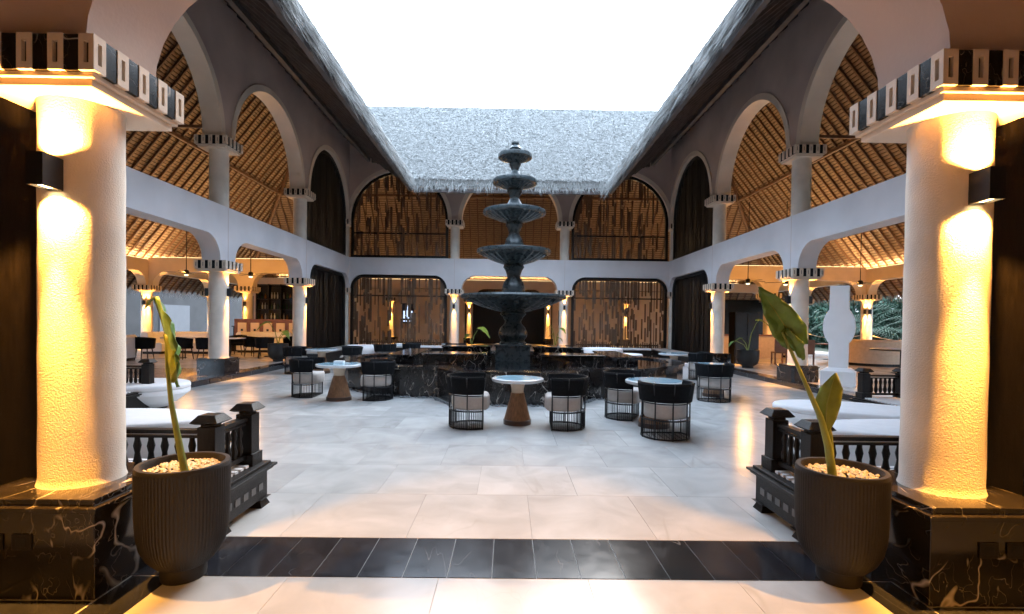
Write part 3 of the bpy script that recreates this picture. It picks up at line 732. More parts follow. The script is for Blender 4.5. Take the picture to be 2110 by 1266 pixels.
# interior behind the back wall
pw = MB()
for s in (-1,1): pw.box(min(s*2.9,s*11.8),max(s*2.9,s*11.8),YR+.45,YR+.6,STEP,3.7)
o = pw.build('partition_wall', M['cream']); tag(o, 'warm lit plain partition behind the bamboo screens', 'wall')
rwl = MB(); rwl.box(-17.2,17.2,YR+.9,YR+1.05,0,3.25); tag(rwl.build('rear_dark_backing', M['dark_wood']), 'added dark backing for the shade beyond the middle opening', 'wall')  # near-black sheet stands in for the unlit depth behind the opening
tv = thing('wall_screen', 'small lit screen showing white pillars, seen through left bamboo screen', 'screen', (-6.25,YR-1.6,2.05))
b = MB(); b.box(-.38,.38,0,.05,-.62,.62); b.build('screen_case', M['black_metal'], tv)
b = MB(); b.box(-.34,.34,-.006,0,-.57,.57); b.build('screen_panel', M['screen_dark'], tv)
b = MB()
for x0,x1,z0,z1 in ((-.28,-.14,-.32,.15),(-.08,.08,-.32,.20),(.14,.28,-.32,.15),(-.05,.05,.22,.5),(-.28,.28,-.52,-.44)): b.box(x0,x1,-.012,-.007,z0,z1)
b.build('screen_picture', M['screen_glow'], tv)
b = MB(); b.box(-.03,.03,.0,.06,-1.9,-.62); b.box(-.3,.3,-.15,.2,-1.92,-1.9); b.build('screen_stand', M['black_metal'], tv)
for x,nm in ((-3.6,'left'),(3.6,'right')):
    t = thing('framed_picture', 'small framed picture beside the %s rear column' % nm, 'picture', (x,YR+.44,1.9), 0, 'framed pictures on the rear partition')
    b = MB(); b.box(-.3,.3,-.04,0,-.5,.5); b.build('picture_frame', M['dark_wood'], t)
    b = MB(); b.lathe([(0,-.30),(.14,-.28),(.17,-.05),(.07,.12),(.10,.30),(0,.32)], 12, 0, -.045, sy=.1); b.build('picture_relief', M['beige_fabric'], t, smooth=True)

# ------------------------------------------------------------------ fountain and pool
FX, FY = .08, 13.0
pool = thing('fountain_pool', 'black marble pool with stepped walls and curved lobes round the fountain', 'pool', (FX,FY,0))
def lobe_outline(e):
    """front and back rectangular lobes with splayed corners, round side lobes; e grows the outline outwards"""
    p = [(-1.15-e*.6,-3.5-e),(1.15+e*.6,-3.5-e),(1.60+e,-2.58-e),(2.5,-2.58-e)]
    for i in range(0,13): a = -PI/2+PI*i/12; p.append((2.6+(1.75+e)*math.cos(a), (2.0+e)*math.sin(a) if abs(a) < 1.2 else (2.58+e if a > 0 else -2.58-e)*1.0 if abs(abs(a)-PI/2) < .01 else (2.0+e)*math.sin(a)*1.15))
    p += [(2.5,2.58+e),(1.60+e,2.58+e),(1.15+e*.6,3.5+e),(-1.15-e*.6,3.5+e),(-1.60-e,2.58+e),(-2.5,2.58+e)]
    for i in range(0,13): a = PI/2+PI*i/12; p.append((-2.6+(1.75+e)*math.cos(a), (2.0+e)*math.sin(a)*(1.0 if abs(a-PI) < 1.2 else 1.15)))
    p += [(-2.5,-2.58-e),(-1.60-e,-2.58-e)]
    return p
b = MB(); b.prism(lobe_outline(0), 0, .585, False); b.build('pool_wall', M['black_marble'], pool)
def ringcap(mb, e0, e1, z0, z1):
    a = lobe_outline(e0); c = lobe_outline(e1); n = len(a)
    vs = [(x,y,z0) for x,y in a]+[(x,y,z1) for x,y in a]+[(x,y,z1) for x,y in c]+[(x,y,z0) for x,y in c]
    fs = []
    for i in range(n):
        j = (i+1) % n
        fs += [(i,j,n+j,n+i),(n+i,n+j,2*n+j,2*n+i),(2*n+i,2*n+j,3*n+j,3*n+i),(3*n+i,3*n+j,j,i)]
    mb.add(vs, fs)
b = MB(); ringcap(b, .04, -.34, .585, .64); b.build('pool_ledge', M['black_marble'], pool)
b = MB(); b.prism(lobe_outline(-.3), .50, .60); wt = b.build('pool_water', None or mat('pool_water', (.008,.010,.012), .05, .1, 2, .12, 5), pool)
for s in (-1,1):
    xa,xb = sorted((s*.62,s*2.0))
    for y0,y1 in ((-2.05,-1.35),(1.35,2.05)):
        b = MB(); b.box(xa,xb,y0,y1,.56,.84); blk = b.build('inner_plinth', M['black_marble'], pool, bevel=.008)
        b = MB(); b.box(xa-.03,xb+.03,y0-.04,y1+.04,.842,.885); b.build('plinth_ledge', M['black_marble'], blk, bevel=.006)
    xa,xb = sorted((s*2.35,s*2.95))
    b = MB(); b.box(xa,xb,-1.3,1.3,.56,.76); blk = b.build('inner_plinth', M['black_marble'], pool, bevel=.008)
    b = MB(); b.box(xa-.03,xb+.03,-1.34,1.34,.762,.80); b.build('plinth_ledge', M['black_marble'], blk, bevel=.006)
ft = thing('fountain', 'tall black stone fountain with five fluted tiers of bowls', 'fountain', (FX,FY,0))
b = MB(); b.box(-.44,.44,-.44,.44,.5,.97); b.box(-.47,.47,-.47,.47,.97,1.02); b.build('fountain_pedestal', M['granite'], ft, bevel=.008)
tiers = [(2.30,1.376,.46,.37),(3.47,.97,.40,.30),(4.49,.818,.33,.25),(5.28,.583,.26,.22),(5.95,.444,.24,.17)]
zprev = 1.02
for i,(zr,rad,dep,bul) in enumerate(tiers):
    zb = zr-dep
    h = zb-zprev
    b = MB()
    prof = [(bul*.95,zprev),(bul*.95,zprev+h*.05),(bul*.80,zprev+h*.10),(bul*1.0,zprev+h*.26),(bul*1.02,zprev+h*.36),(bul*.88,zprev+h*.52),(bul*.60,zprev+h*.66),(bul*.56,zprev+h*.72),(bul*.72,zprev+h*.86),(bul*.92,zprev+h*.95),(bul*.80,zb+.04)]
    b.lathe(prof, 28); b.build('fountain_stem', M['granite'], ft, smooth=True)
    b = MB()
    prof = [(bul*.55,zb),(rad*.32,zb+dep*.10),(rad*.58,zb+dep*.32),(rad*.80,zb+dep*.58),(rad*.94,zb+dep*.80)]
    b.lathe(prof, 144, flute=.032, nf=24); bw = b.build('fountain_bowl', M['granite'], ft, smooth='all')
    b = MB(); b.lathe([(rad*.90,zr-.11),(rad*.985,zr-.10),(rad,zr-.05),(rad*.985,zr-.005),(rad*.95,zr),(rad*.90,zr-.02),(rad*.6,zr-.16),(.02,zr-.24)], 64); b.build('bowl_rim', M['granite'], bw, smooth=True)
    zprev = zr-.20
b = MB(); b.lathe([(.17,5.75),(.16,5.98),(.10,6.03),(.145,6.10),(.10,6.16),(.075,6.19),(.10,6.22),(.10,6.25),(.03,6.27)], 24); b.build('finial', M['granite'], ft, smooth=True)
st = MB()
def pebble(mb, x, y, z, r):
    a = random.uniform(0,PI); ca,sa = math.cos(a),math.sin(a); e = random.uniform(.6,1.0); h = random.uniform(.5,.8)
    vs = []
    for dx,dy,dz in ((1,0,0),(.4,.8,.1),(-.8,.7,0),(-1,-.1,.1),(-.3,-.9,0),(.7,-.7,.05),(.2,.1,1),(-.3,.1,.95),(0,0,-.7)):
        px,py = dx*r*e,dy*r; vs.append((x+px*ca-py*sa, y+px*sa+py*ca, z+dz*r*h))
    mb.add(vs, [(0,1,6),(1,2,7,6),(2,3,7),(3,4,7),(4,5,6,7),(5,0,6),(1,0,8),(2,1,8),(3,2,8),(4,3,8),(5,4,8),(0,5,8)])
ol = lobe_outline(.09)
for i in range(len(ol)):
    a,c = Vector(ol[i]),Vector(ol[(i+1)%len(ol)]); L_ = (c-a).length
    for k in range(int(L_*42)):
        p = a.lerp(c,random.random()); pebble(st, FX+p.x*random.uniform(.975,1.02), FY+p.y*random.uniform(.975,1.02), .012, random.uniform(.018,.04))
o = st.build('river_stones', [M['stone']]); o['kind'] = 'stuff'; o['label'] = 'dark and pale river stones edging the pool foot'; o['category'] = 'stones'

# ------------------------------------------------------------------ barrel chairs and tables
def arc(r, a0, a1, z, n=16): return [(r*math.cos(a0+(a1-a0)*i/n), r*math.sin(a0+(a1-a0)*i/n), z) for i in range(n+1)]
def make_chair():
    t = thing('barrel_chair', 'x', 'chair', (0,0,0), 0, 'black barrel chairs round the pool')
    A0,A1 = R(58),R(302)
    r0,r1 = .325,.36
    b = MB(); n = 22; vs = []; fs = []
    for i in range(n+1):
        a = A0+(A1-A0)*i/n; ca,sa = math.cos(a),math.sin(a)
        for (r,z) in ((r0+.002,.52),(r0+.035,.52),(r1+.03,.755),(r1+.012,.775),(r1-.008,.755),(r0-.02,.53)): vs.append((r*ca,r*sa,z))
    for i in range(n):
        for j in range(6): fs.append((i*6+j,(i+1)*6+j,(i+1)*6+(j+1)%6,i*6+(j+1)%6))
    fs += [tuple(range(6)), tuple(range(n*6,n*6+6))[::-1]]
    b.add(vs, fs); b.build('backrest', M['fabric_black'], t, smooth=True)
    fx = .325*math.cos(A0)
    for nm,z,rr in (('base_ring',.014,.012),('seat_ring',.27,.012),('back_ring',.50,.010)):
        b = MB(); p = arc(r0+.008,A0,A1,z,24); b.tube(p, rr, 6)
        if z < .4: b.tube([p[0],p[-1]], rr, 6)
        b.build(nm, M['black_metal'], t, smooth=True)
    b = MB(); b.tube(arc(r1+.008,A0,A1,.778,24), .009, 6); b.build('top_ring', M['black_metal'], t, smooth=True)
    for k in range(7):
        a = A0+(A1-A0)*k/6; ca,sa = math.cos(a),math.sin(a); rr = r0+.012
        b = MB(); b.tube([(rr*ca,rr*sa,.0),(rr*ca,rr*sa,.5),((r1+.036)*ca,(r1+.036)*sa,.77)], .010, 5); b.build('post', M['black_metal'], t)
    b = MB()
    for k in range(46):
        a = A0+(A1-A0)*(k+.5)/46; b.tube([((r0+.006)*math.cos(a),(r0+.006)*math.sin(a),.02),((r0+.006)*math.cos(a),(r0+.006)*math.sin(a),.27)], .0035, 4)
    for k in range(10): y = -.25+k*.055; b.tube([(fx+.01,y,.02),(fx+.01,y,.27)], .0035, 4)
    for k in range(7): y = -.24+k*.08; x = -math.sqrt(max(.01,.32**2-y*y)); b.tube([(x,y,.014),(fx,y,.014)], .005, 4)
    b.build('rods', M['black_metal'], t, kind='stuff')
    # cushion: round at the back, bulging at the open front
    out = [(.305*math.cos(A0+(A1-A0)*i/18),.305*math.sin(A0+(A1-A0)*i/18)) for i in range(19)]
    out += [(fx+.06+.05*math.sin(PI*i/6), -.275+.55*i/6) for i in range(0,7)]
    b = MB(); vs = []; m = len(out); lev = ((.94,.285),(.99,.31),(1.0,.36),(1.0,.43),(.985,.47),(.93,.497),(.6,.508))
    for k,z in lev:
        for x,y in out: vs.append((x*k,y*k,z))
    fs = [(j*m+i, j*m+(i+1)%m, (j+1)*m+(i+1)%m, (j+1)*m+i) for j in range(len(lev)-1) for i in range(m)]
    fs += [tuple(range(m))[::-1], tuple(range((len(lev)-1)*m,len(lev)*m))]
    b.add(vs, fs); b.build('cushion', M['cushion'], t, smooth='all')
    return t
chair = make_chair(); first = [True]
def place_chair(x, y, deg, label):
    if first[0]:
        first[0] = False; chair.location = (x,y,0); chair.rotation_euler = (0,0,R(deg)); chair['label'] = label
    else: dup(chair, (x,y,0), R(deg), label)
def make_table(x, y, r, label, h=.72):
    t = thing('round_table', label, 'table', (x,y,0), 0, 'round cafe tables')
    b = MB(); b.lathe([(r*.93,h-.055),(r*.985,h-.045),(r,h-.025),(r*.995,h-.006),(r*.975,h)], 48); tt = b.build('table_top', M['table_top'], t, smooth=True)
    b = MB(); b.lathe([(r*.90,h+.0005),(r*.895,h+.003)], 48); b.build('top_disc', M['table_disc'], tt)  # bluer disc laid just above the pale top
    k = r/.42
    b = MB(); b.lathe([(.215*k,.075),(.21*k,.09),(.115*k,.44),(.105*k,.49)], 32); b.build('table_base', M['table_wood'], t, smooth=True)
    b = MB(); b.lathe([(.225*k,0),(.225*k,.07),(.214*k,.076)], 32); b.build('table_foot', M['table_foot'], t, smooth=True)
    b = MB(); b.lathe([(.095*k,.49),(.10*k,.56),(.125*k,h-.055)], 32); b.build('table_neck', M['beige_fabric'], t, smooth=True)
    return t
make_table(-3.41,9.95,.45,'round table between the two barrel chairs left of the pool front')
make_table(.11,7.82,.41,'round table on a wooden cone base between chairs before the fountain')
make_table(2.24,7.72,.45,'round table right of centre, tucked behind the nearest barrel chair')
make_table(4.55,11.05,.43,'round table behind the lone chair at the right of the pool')
make_table(-5.6,14.9,.46,'round table far left behind the left pair of chairs')
make_table(-4.3,18.1,.50,'round table at the back left near the white tub')
make_table(4.95,14.9,.46,'round table at the right beside the white square seat')
make_table(1.75,18.6,.42,'small round table behind the fountain on the right')
make_table(-2.2,19.4,.42,'small round table behind the fountain on the left')
place_chair(-4.20,10.42,0,'barrel chair at far left, its open side facing the table to its right')
place_chair(-2.72,10.12,180,'barrel chair left of the pool, turned towards the table on its left')
place_chair(-.60,7.62,2,'barrel chair before the fountain, left of the middle table')
place_chair(.80,7.60,178,'barrel chair before the fountain, right of the middle table')
place_chair(2.20,7.05,90,'nearest barrel chair, seen from behind, right of centre')
place_chair(1.95,8.42,-25,'barrel chair half hidden behind the nearest one, white cushion showing')
place_chair(4.30,10.42,90,'barrel chair seen from behind at the right end of the pool')
place_chair(-6.25,14.7,10,'barrel chair left of the far left table')
place_chair(-4.9,15.3,200,'barrel chair right of the far left table')
place_chair(-3.6,18.1,180,'barrel chair right of the back left table')
place_chair(-4.3,17.3,90,'barrel chair in front of the back left table')
place_chair(5.5,14.35,140,'barrel chair at the table beside the white square seat')
place_chair(1.75,17.95,90,'barrel chair before the small table behind the fountain on the right')
place_chair(-2.0,18.7,100,'barrel chair before the small table behind the fountain on the left')
for x,y,lab in ((-3.47,10.13,'small white napkin box on the table left of the pool'),(-4.0,18.2,'small white napkin box on the back left table')):
    b = MB(); b.box(-.10,.10,-.05,.05,0,.045); o = b.build('napkin_box', M['white'], None, bevel=.006, loc=(x,y,.72)); tag(o, lab, 'box', 'napkin boxes')

# ------------------------------------------------------------------ white loungers, tubs, benches
def soft_disc(label, x, y, rx, ry, h, rotz=0, bowl=False, name='white_ottoman'):
    t = thing(name, label, 'ottoman', (x,y,0), rotz, 'white rounded ottomans')
    b = MB(); r0 = .62 if bowl else .93
    z0 = .05
    b.lathe([(r0,z0),(r0+(1-r0)*.45,z0+h*.22),(.99,h*.62),(1.0,h*.72),(.995,h*.78)], 64, sx=rx, sy=ry); b.build('ottoman_base', M['white'], t, smooth=True)
    b = MB(); b.lathe([(.985,h*.79),(1.0,h*.83),(1.0,h*.92),(.985,h*.975),(.95,h),(.5,h+.01),(0,h+.012)], 64, sx=rx, sy=ry); b.build('seat_pad', M['white_fabric'], t, smooth='all')
    b = MB(); b.lathe([(r0*.9,0),(r0*.9,z0)], 48, sx=rx, sy=ry); b.build('plinth', M['dark_wood'], t)
    return t
soft_disc('long white oval lounger behind the left near railing', -4.85,5.75,1.42,.58,.45, R(6))
soft_disc('long white oval lounger behind the right near railing', 4.98,5.6,1.42,.58,.45, R(-4))
soft_disc('round white bowl seat at the far left behind the near column', -6.55,8.75,.85,.70,.46,0,True)
soft_disc('big white rounded lounger on the right, second from the viewer', 4.98,7.05,1.1,.60,.44, R(-28),True)
def bowl_table(label, x, y, r, h):
    t = thing('white_tub', label, 'tub', (x,y,0), 0, 'white bowl tubs')
    b = MB(); b.lathe([(r*.55,h*.36),(r*.85,h*.48),(r*.98,h*.72),(r,h*.92),(r*.97,h),(r*.9,h*.97),(r*.5,h*.90),(0,h*.88)], 48); b.build('tub_bowl', M['white'], t, smooth=True)
    b = MB(); b.lathe([(r*.5,0),(r*.42,.02),(r*.40,h*.37)], 32); b.build('tub_foot', M['white'], t, smooth=True)
bowl_table('wide white bowl tub at the back right, the farther of two', 3.3,17.4,.68,.72)
bowl_table('wide white bowl tub at the back right, the nearer of two', 3.65,15.9,.62,.62)
bowl_table('white bowl tub at the back left near the grey bench', -5.4,18.6,.62,.66)
t = thing('square_ottoman', 'white square seat at the right beside the far table', 'seat', (4.62,13.9,0), R(15))
b = MB(); b.box(-.28,.28,-.26,.26,.08,.40); b.build('seat_box', M['white'], t, bevel=.02)
b = MB(); b.box(-.29,.29,-.27,.27,.40,.52); b.build('seat_pad', M['white_fabric'], t, bevel=.03)
def bench(label, x0, x1, y0, y1, h=.42):
    t = thing('low_bench', label, 'bench', ((x0+x1)/2,(y0+y1)/2,0), 0, 'low dark benches along the court edge'); hx,hy = (x1-x0)/2,(y1-y0)/2
    b = MB(); b.box(-hx+.05,hx-.05,-hy+.05,hy-.05,0,h-.06); b.build('bench_base', M['dark_wood'], t)
    b = MB(); b.box(-hx,hx,-hy,hy,h-.06,h-.02); b.build('bench_deck', M['dark_wood'], t)
    long_x = hx > hy; n = max(1,int((max(hx,hy)*2)/1.15)); L_ = (max(hx,hy)*2-.1)/n; S_ = min(hx,hy)-.04
    for k in range(n):
        b = MB(); c = -max(hx,hy)+.05+L_*(k+.5)
        if long_x: b.box(c-L_/2+.01,c+L_/2-.01,-S_,S_,h-.02,h+.07)
        else: b.box(-S_,S_,c-L_/2+.01,c+L_/2-.01,h-.02,h+.07)
        b.build('bench_pad', M['white_fabric'] if long_x else M['cushion'], t, bevel=.02)
for s in (-1,1):
    xa,xb = sorted((s*2.9,s*6.4)); bench('dark bench with white pads along the back wall %s of the fountain' % SIDE[s], xa,xb,22.0,22.6)
    xa,xb = sorted((s*6.5,s*7.15)); bench('dark bench with grey pads along the %s step near the back corner' % SIDE[s], xa,xb,17.2,22.6)

# ------------------------------------------------------------------ daybeds with turned railings
bal = MB(); bal.lathe([(.016,0),(.016,.03),(.026,.05),(.030,.10),(.020,.16),(.017,.20),(.027,.27),(.018,.33),(.018,.36)], 8); bal_me = bal.mesh('baluster', M['dark_wood'], True)
def daybed(label, loc, rotz, lx, ly, rails):
    """local x 0..lx to the long side, y 0..ly; rails: list of ((x,y),(x,y))"""
    t = thing('daybed', label, 'daybed', loc, rotz, 'dark wooden daybeds with railings')
    b = MB(); b.box(.0,lx,0,ly,.07,.30); base = b.build('base', M['dark_wood'], t, bevel=.006)
    b = MB()
    for (x0,x1,y0,y1) in ((-.035,lx+.035,-.035,ly+.035),): b.box(x0,x1,y0,y1,.302,.325)
    b.box(-.06,lx+.06,-.06,ly+.06,.325,.345); b.build('ledge', M['dark_wood'], t, bevel=.004)
    b = MB(); b.box(-.02,lx+.02,-.02,ly+.02,.345,.37); b.build('deck_rim', M['dark_wood'], t, bevel=.004)
    # carved slots on the short ends and long sides
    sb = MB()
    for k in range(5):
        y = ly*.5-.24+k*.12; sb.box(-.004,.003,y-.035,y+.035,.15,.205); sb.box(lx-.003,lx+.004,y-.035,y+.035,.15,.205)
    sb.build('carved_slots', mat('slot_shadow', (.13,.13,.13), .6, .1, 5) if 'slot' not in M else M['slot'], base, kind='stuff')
    for x in (.06,lx-.06):
        for y in (.06,ly-.06):
            b = MB(); b.frustum(.075,.075,0,.055,.055,.05,x,y); b.frustum(.055,.055,.05,.085,.085,.0705,x,y); b.build('foot', M['dark_wood'], t)
    nsl = int((ly-.1)/.07)
    sm = MB(); sm.box(.05,lx-.05,-.022,.022,.372,.392); sme = sm.mesh('deck_slat', M['white'])
    for k in range(nsl): put(sme, 'deck_slat', t, (0,.08+k*(ly-.16)/(nsl-1),0))
    posts = set()
    for (p,q) in rails:
        posts.add(p); posts.add(q)
        d = Vector((q[0]-p[0],q[1]-p[1])); L_ = d.length; d.normalize(); nrm = Vector((-d.y,d.x))
        for z0,z1,w in ((.43,.465,.03),(.745,.775,.034),(.712,.730,.022)):
            r_ = MB(); c = [Vector(p)+d*.05+nrm*w, Vector(p)+d*.05-nrm*w, Vector(q)-d*.05-nrm*w, Vector(q)-d*.05+nrm*w]
            r_.add([(v.x,v.y,z) for z in (z0,z1) for v in c], [(0,3,2,1),(4,5,6,7),(0,1,5,4),(1,2,6,5),(2,3,7,6),(3,0,4,7)]); r_.build('rail', M['dark_wood'], t)
        nb = max(2,int(L_/.105))
        for k in range(nb):
            v = Vector(p)+d*(.09+(L_-.18)*(k+.5)/nb); o = put(bal_me, 'baluster', t, (v.x,v.y,.455)); o.scale = (1,1,.72)
    for (x,y) in posts:
        b = MB(); b.box(x-.066,x+.066,y-.066,y+.066,.37,.80); b.box(x-.085,x+.085,y-.085,y+.085,.345,.47); pst = b.build('post', M['dark_wood'], t, bevel=.005)
        c = MB(); c.box(x-.05,x+.05,y-.05,y+.05,.80,.822); c.frustum(.075,.075,.822,.103,.103,.836,x,y); c.frustum(.103,.103,.836,.062,.062,.888,x,y); c.build('post_cap', M['dark_wood'], pst, bevel=.004)
    return t
daybed('dark wooden daybed with balustrade behind the pot at the left near column', (-4.75,3.60,0), 0, 2.62, .72, [((2.50,.10),(2.50,.62)),((.10,.10),(2.50,.10))])
daybed('dark wooden daybed with balustrade behind the pot at the right near column', (2.13,3.60,0), 0, 2.62, .72, [((.12,.10),(.12,.62)),((.12,.10),(2.52,.10))])
daybed('dark daybed farther back on the right before the raised gallery', (5.95,6.2,0), 0, .85, 2.35, [((.10,2.25),(.75,2.25))])
daybed('dark daybed farther back on the left before the raised gallery', (-6.95,6.3,0), 0, .85, 2.35, [((.10,2.25),(.75,2.25))])

# ------------------------------------------------------------------ pots and arrow-leaf plants
def leaf_mesh(cl, widths, side, nrm, fold=.25, mat_=None, parent=None, wav=.01):
    """cl: centreline points, side: unit vector across, nrm: leaf normal"""
    cl = [Vector(p) for p in cl]; side = Vector(side).normalized(); nrm = Vector(nrm).normalized(); nu = 4
    # resample
    P = []; Wd = []
    for i in range(len(cl)-1):
        for k in range(4):
            t = k/4; P.append(cl[i].lerp(cl[i+1],t)); Wd.append(widths[i]*(1-t)+widths[i+1]*t)
    P.append(cl[-1]); Wd.append(widths[-1])
    b = MB(); vs = []; fs = []; m = 2*nu+1
    for i,(p,w) in enumerate(zip(P,Wd)):
        for j in range(-nu,nu+1):
            u = j/nu; lift = fold*w*abs(u)**1.3 + wav*math.sin(i*1.3+j*1.7)*abs(u)+.004*math.cos(i*2.2)*abs(u)
            vs.append(p+side*(w*u)+nrm*lift)
    for i in range(len(P)-1):
        for j in range(m-1): fs.append((i*m+j,i*m+j+1,(i+1)*m+j+1,(i+1)*m+j))
    b.add(vs, fs); o = b.build('leaf', mat_ or M['leaf'], parent, smooth='all')
    sd = o.modifiers.new('thickness','SOLIDIFY'); sd.thickness = .003
    v = MB(); v.tube([p+nrm*(-.002) for p in P], [.0045*(1-i/len(P))+.0012 for i in range(len(P))], 5); v.build('leaf_rib', M['stalk'], o)
    return o
def pot(label, x, y, r, h, group, z=0, fl=True):
    t = thing('plant_pot', label, 'pot', (x,y,z), 0, group)
    k = r; prof = [(.48,0),(.50,.03),(.50,.115),(.60,.135),(.78,.21),(.90,.30),(.965,.42),(.99,.58),(1.0,.80),(1.0,.965)]
    b = MB(); b.lathe([(a*k,c*h) for a,c in prof[:4]], 64); b.build('pot_foot', M['pot'], t, smooth=True)
    b = MB(); b.lathe([(a*k,c*h) for a,c in prof[3:]], 320 if fl else 40, flute=.010 if fl else 0, nf=80, cap=False); b.build('pot_body', M['pot'], t, smooth='all')
    b = MB(); b.lathe([(1.0*k,.955*h),(1.005*k,.985*h),(.985*k,h),(.89*k,h),(.87*k,.98*h),(.86*k,.86*h)], 64, cap=False); b.build('pot_rim', M['pot'], t, smooth=True)
    b = MB(); b.lathe([(.02,.90*h),(.86*k,.90*h)], 40); b.build('soil', M['mat_ground'], t)
    if fl:
        pb = MB()
        for i in range(520):
            a = random.uniform(0,2*PI); rr = math.sqrt(random.random())*.83*k; pebble(pb, rr*math.cos(a), rr*math.sin(a), .915*h+random.uniform(0,.02)+.02*(1-rr/k), random.uniform(.009,.017))
        pb.build('pebbles', M['pebble'], t, kind='stuff')
    return t
pot('large dark fluted pot with pale pebbles beside the left near column', -2.05,3.08,.252,.71,'large fluted pots')
pot('large dark fluted pot with pale pebbles beside the right near column', 2.05,3.10,.252,.71,'large fluted pots')
pl = thing('arrow_leaf_plant', 'single tall stalk with one drooping folded leaf in the left near pot', 'plant', (0,0,0))
b = MB(); b.tube([(-1.96,2.98,.60),(-1.985,2.98,.70),(-2.02,2.975,.89),(-2.055,2.97,1.09),(-2.075,2.965,1.30),(-2.082,2.965,1.47)], [.021,.022,.018,.014,.011,.009], 10); b.build('stalk', M['stalk'], pl, smooth=True)
sd_, nm_ = (.50,-.85,.1), (.85,.50,.25)
leaf_mesh([(-2.165,2.985,1.715),(-2.125,2.975,1.62),(-2.085,2.965,1.50),(-2.05,2.955,1.39),(-2.025,2.95,1.29),(-2.005,2.945,1.19)], [.045,.10,.13,.115,.075,.006], sd_, nm_, .35, M['leaf'], pl)
leaf_mesh([(-2.085,2.955,1.50),(-2.055,2.935,1.40),(-2.035,2.925,1.31),(-2.02,2.92,1.22)], [.03,.075,.07,.02], (.62,-.7,-.1), (.7,.6,.2), .5, M['leaf_y'], pl)
leaf_mesh([(-2.165,2.985,1.715),(-2.195,2.98,1.69),(-2.215,2.975,1.65)], [.035,.03,.004], (.3,-.9,0), (.6,.5,.6), .3, M['leaf_y'], pl)
pr_ = thing('arrow_leaf_plant', 'leaning stalk with broad leaf and a young upright leaf in the right near pot', 'plant', (0,0,0))
b = MB(); b.tube([(1.955,3.02,.60),(1.94,3.02,.70),(1.905,3.01,.87),(1.85,3.0,1.04),(1.745,2.99,1.25),(1.655,2.98,1.43),(1.59,2.975,1.56)], [.024,.026,.022,.017,.012,.010,.008], 10); b.build('stalk', M['stalk'], pr_, smooth=True)
b = MB(); b.tube([(1.935,3.02,.80),(1.925,3.02,.92),(1.905,3.02,1.02),(1.90,3.02,1.10)], [.016,.013,.009,.006], 8); b.build('stalk', M['stalk'], pr_, smooth=True)
leaf_mesh([(1.705,2.985,1.47),(1.66,2.98,1.53),(1.60,2.97,1.60),(1.53,2.955,1.69),(1.475,2.945,1.76),(1.425,2.94,1.825)], [.04,.085,.092,.072,.042,.004], (.72,-.25,.62), (.1,-.9,-.35), .22, M['leaf'], pr_)
leaf_mesh([(1.60,2.975,1.57),(1.65,2.96,1.50),(1.685,2.95,1.44),(1.70,2.945,1.395)], [.015,.034,.028,.004], (.5,-.4,.5), (.2,-.9,.2), .3, M['leaf'], pr_)
leaf_mesh([(1.895,3.01,.95),(1.885,3.005,1.03),(1.885,3.0,1.12),(1.905,2.995,1.22),(1.928,2.99,1.315)], [.012,.05,.07,.06,.006], (.75,-.6,.0), (.55,.75,0), .55, M['leaf_y'], pr_)
def far_plant(label, x, y, z, r, h, leaves):
    pot('dark pot holding the '+label, x, y, r, h, 'far planters', z, False)
    t = thing('arrow_leaf_plant', label, 'plant', (x,y,z), 0, 'arrow leaf plants farther back')
    for (dx,dy,dz,ln,m_) in leaves:
        b = MB(); b.tube([(0,0,h*.9),(dx*.3,dy*.3,h+dz*.55),(dx*.75,dy*.75,h+dz*.9),(dx,dy,h+dz)], [.016,.013,.009,.007], 6); b.build('stalk', M['stalk'], t, smooth=True)
        dirv = Vector((dx,dy,0)).normalized() if abs(dx)+abs(dy) > 1e-3 else Vector((1,0,0))
        p0 = Vector((dx,dy,h+dz))-dirv*ln*.2; c = [p0+dirv*ln*f+Vector((0,0,ln*(.25*f-.9*f*f))) for f in (0,.25,.5,.75,1.0)]
        leaf_mesh(c, [ln*.12,ln*.27,ln*.26,ln*.16,.004], (-dirv.y,dirv.x,.25), (dirv.x*.3,-.5,.8), .2, M[m_], t)
far_plant('leafy plant beside the black screen on the left', -8.0,17.3,STEP,.33,.62,[(.25,-.15,.42,.42,'leaf_y'),(-.3,-.1,.72,.45,'leaf'),(.1,.2,.30,.34,'leaf_y')])
far_plant('bent leafy plant beside the third column on the right', 8.15,16.9,STEP,.36,.62,[(-.55,-.2,.30,.34,'leaf'),(.30,-.1,1.0,.52,'leaf_y'),(-.2,.1,.38,.30,'leaf')])
far_plant('plant with one broad leaf behind the fountain on the left', -1.55,20.6,0,.30,.60,[(.35,-.2,.72,.62,'leaf_y'),(-.1,.1,.45,.40,'leaf_y')])
far_plant('bushy yellow leafed plant behind the fountain on the right', 1.95,20.9,0,.30,.60,[(.2,-.2,.75,.36,'leaf_y'),(-.1,0,.5,.30,'leaf_y'),(.15,.1,.35,.3,'leaf_y'),(-.2,-.1,.85,.3,'leaf_y')])
# socket plates on the near pedestals
for x,lab in ((-2.93,'left one of the two socket plates on the left near pedestal'),(-2.77,'right one of the two socket plates on the left near pedestal'),(2.70,'left one of the two socket plates on the right near pedestal'),(2.86,'right one of the two socket plates on the right near pedestal')):
    t = thing('socket_plate', lab, 'socket', (x,2.798,.33), 0, 'socket plates')
    b = MB(); b.box(-.055,.055,-.008,0,-.045,.045); b.build('plate', M['dark_wood'], t, bevel=.003)
    b = MB(); b.box(-.028,.028,-.012,-.0085,-.026,.026); b.build('socket_face', M['black_metal'], t, bevel=.003)

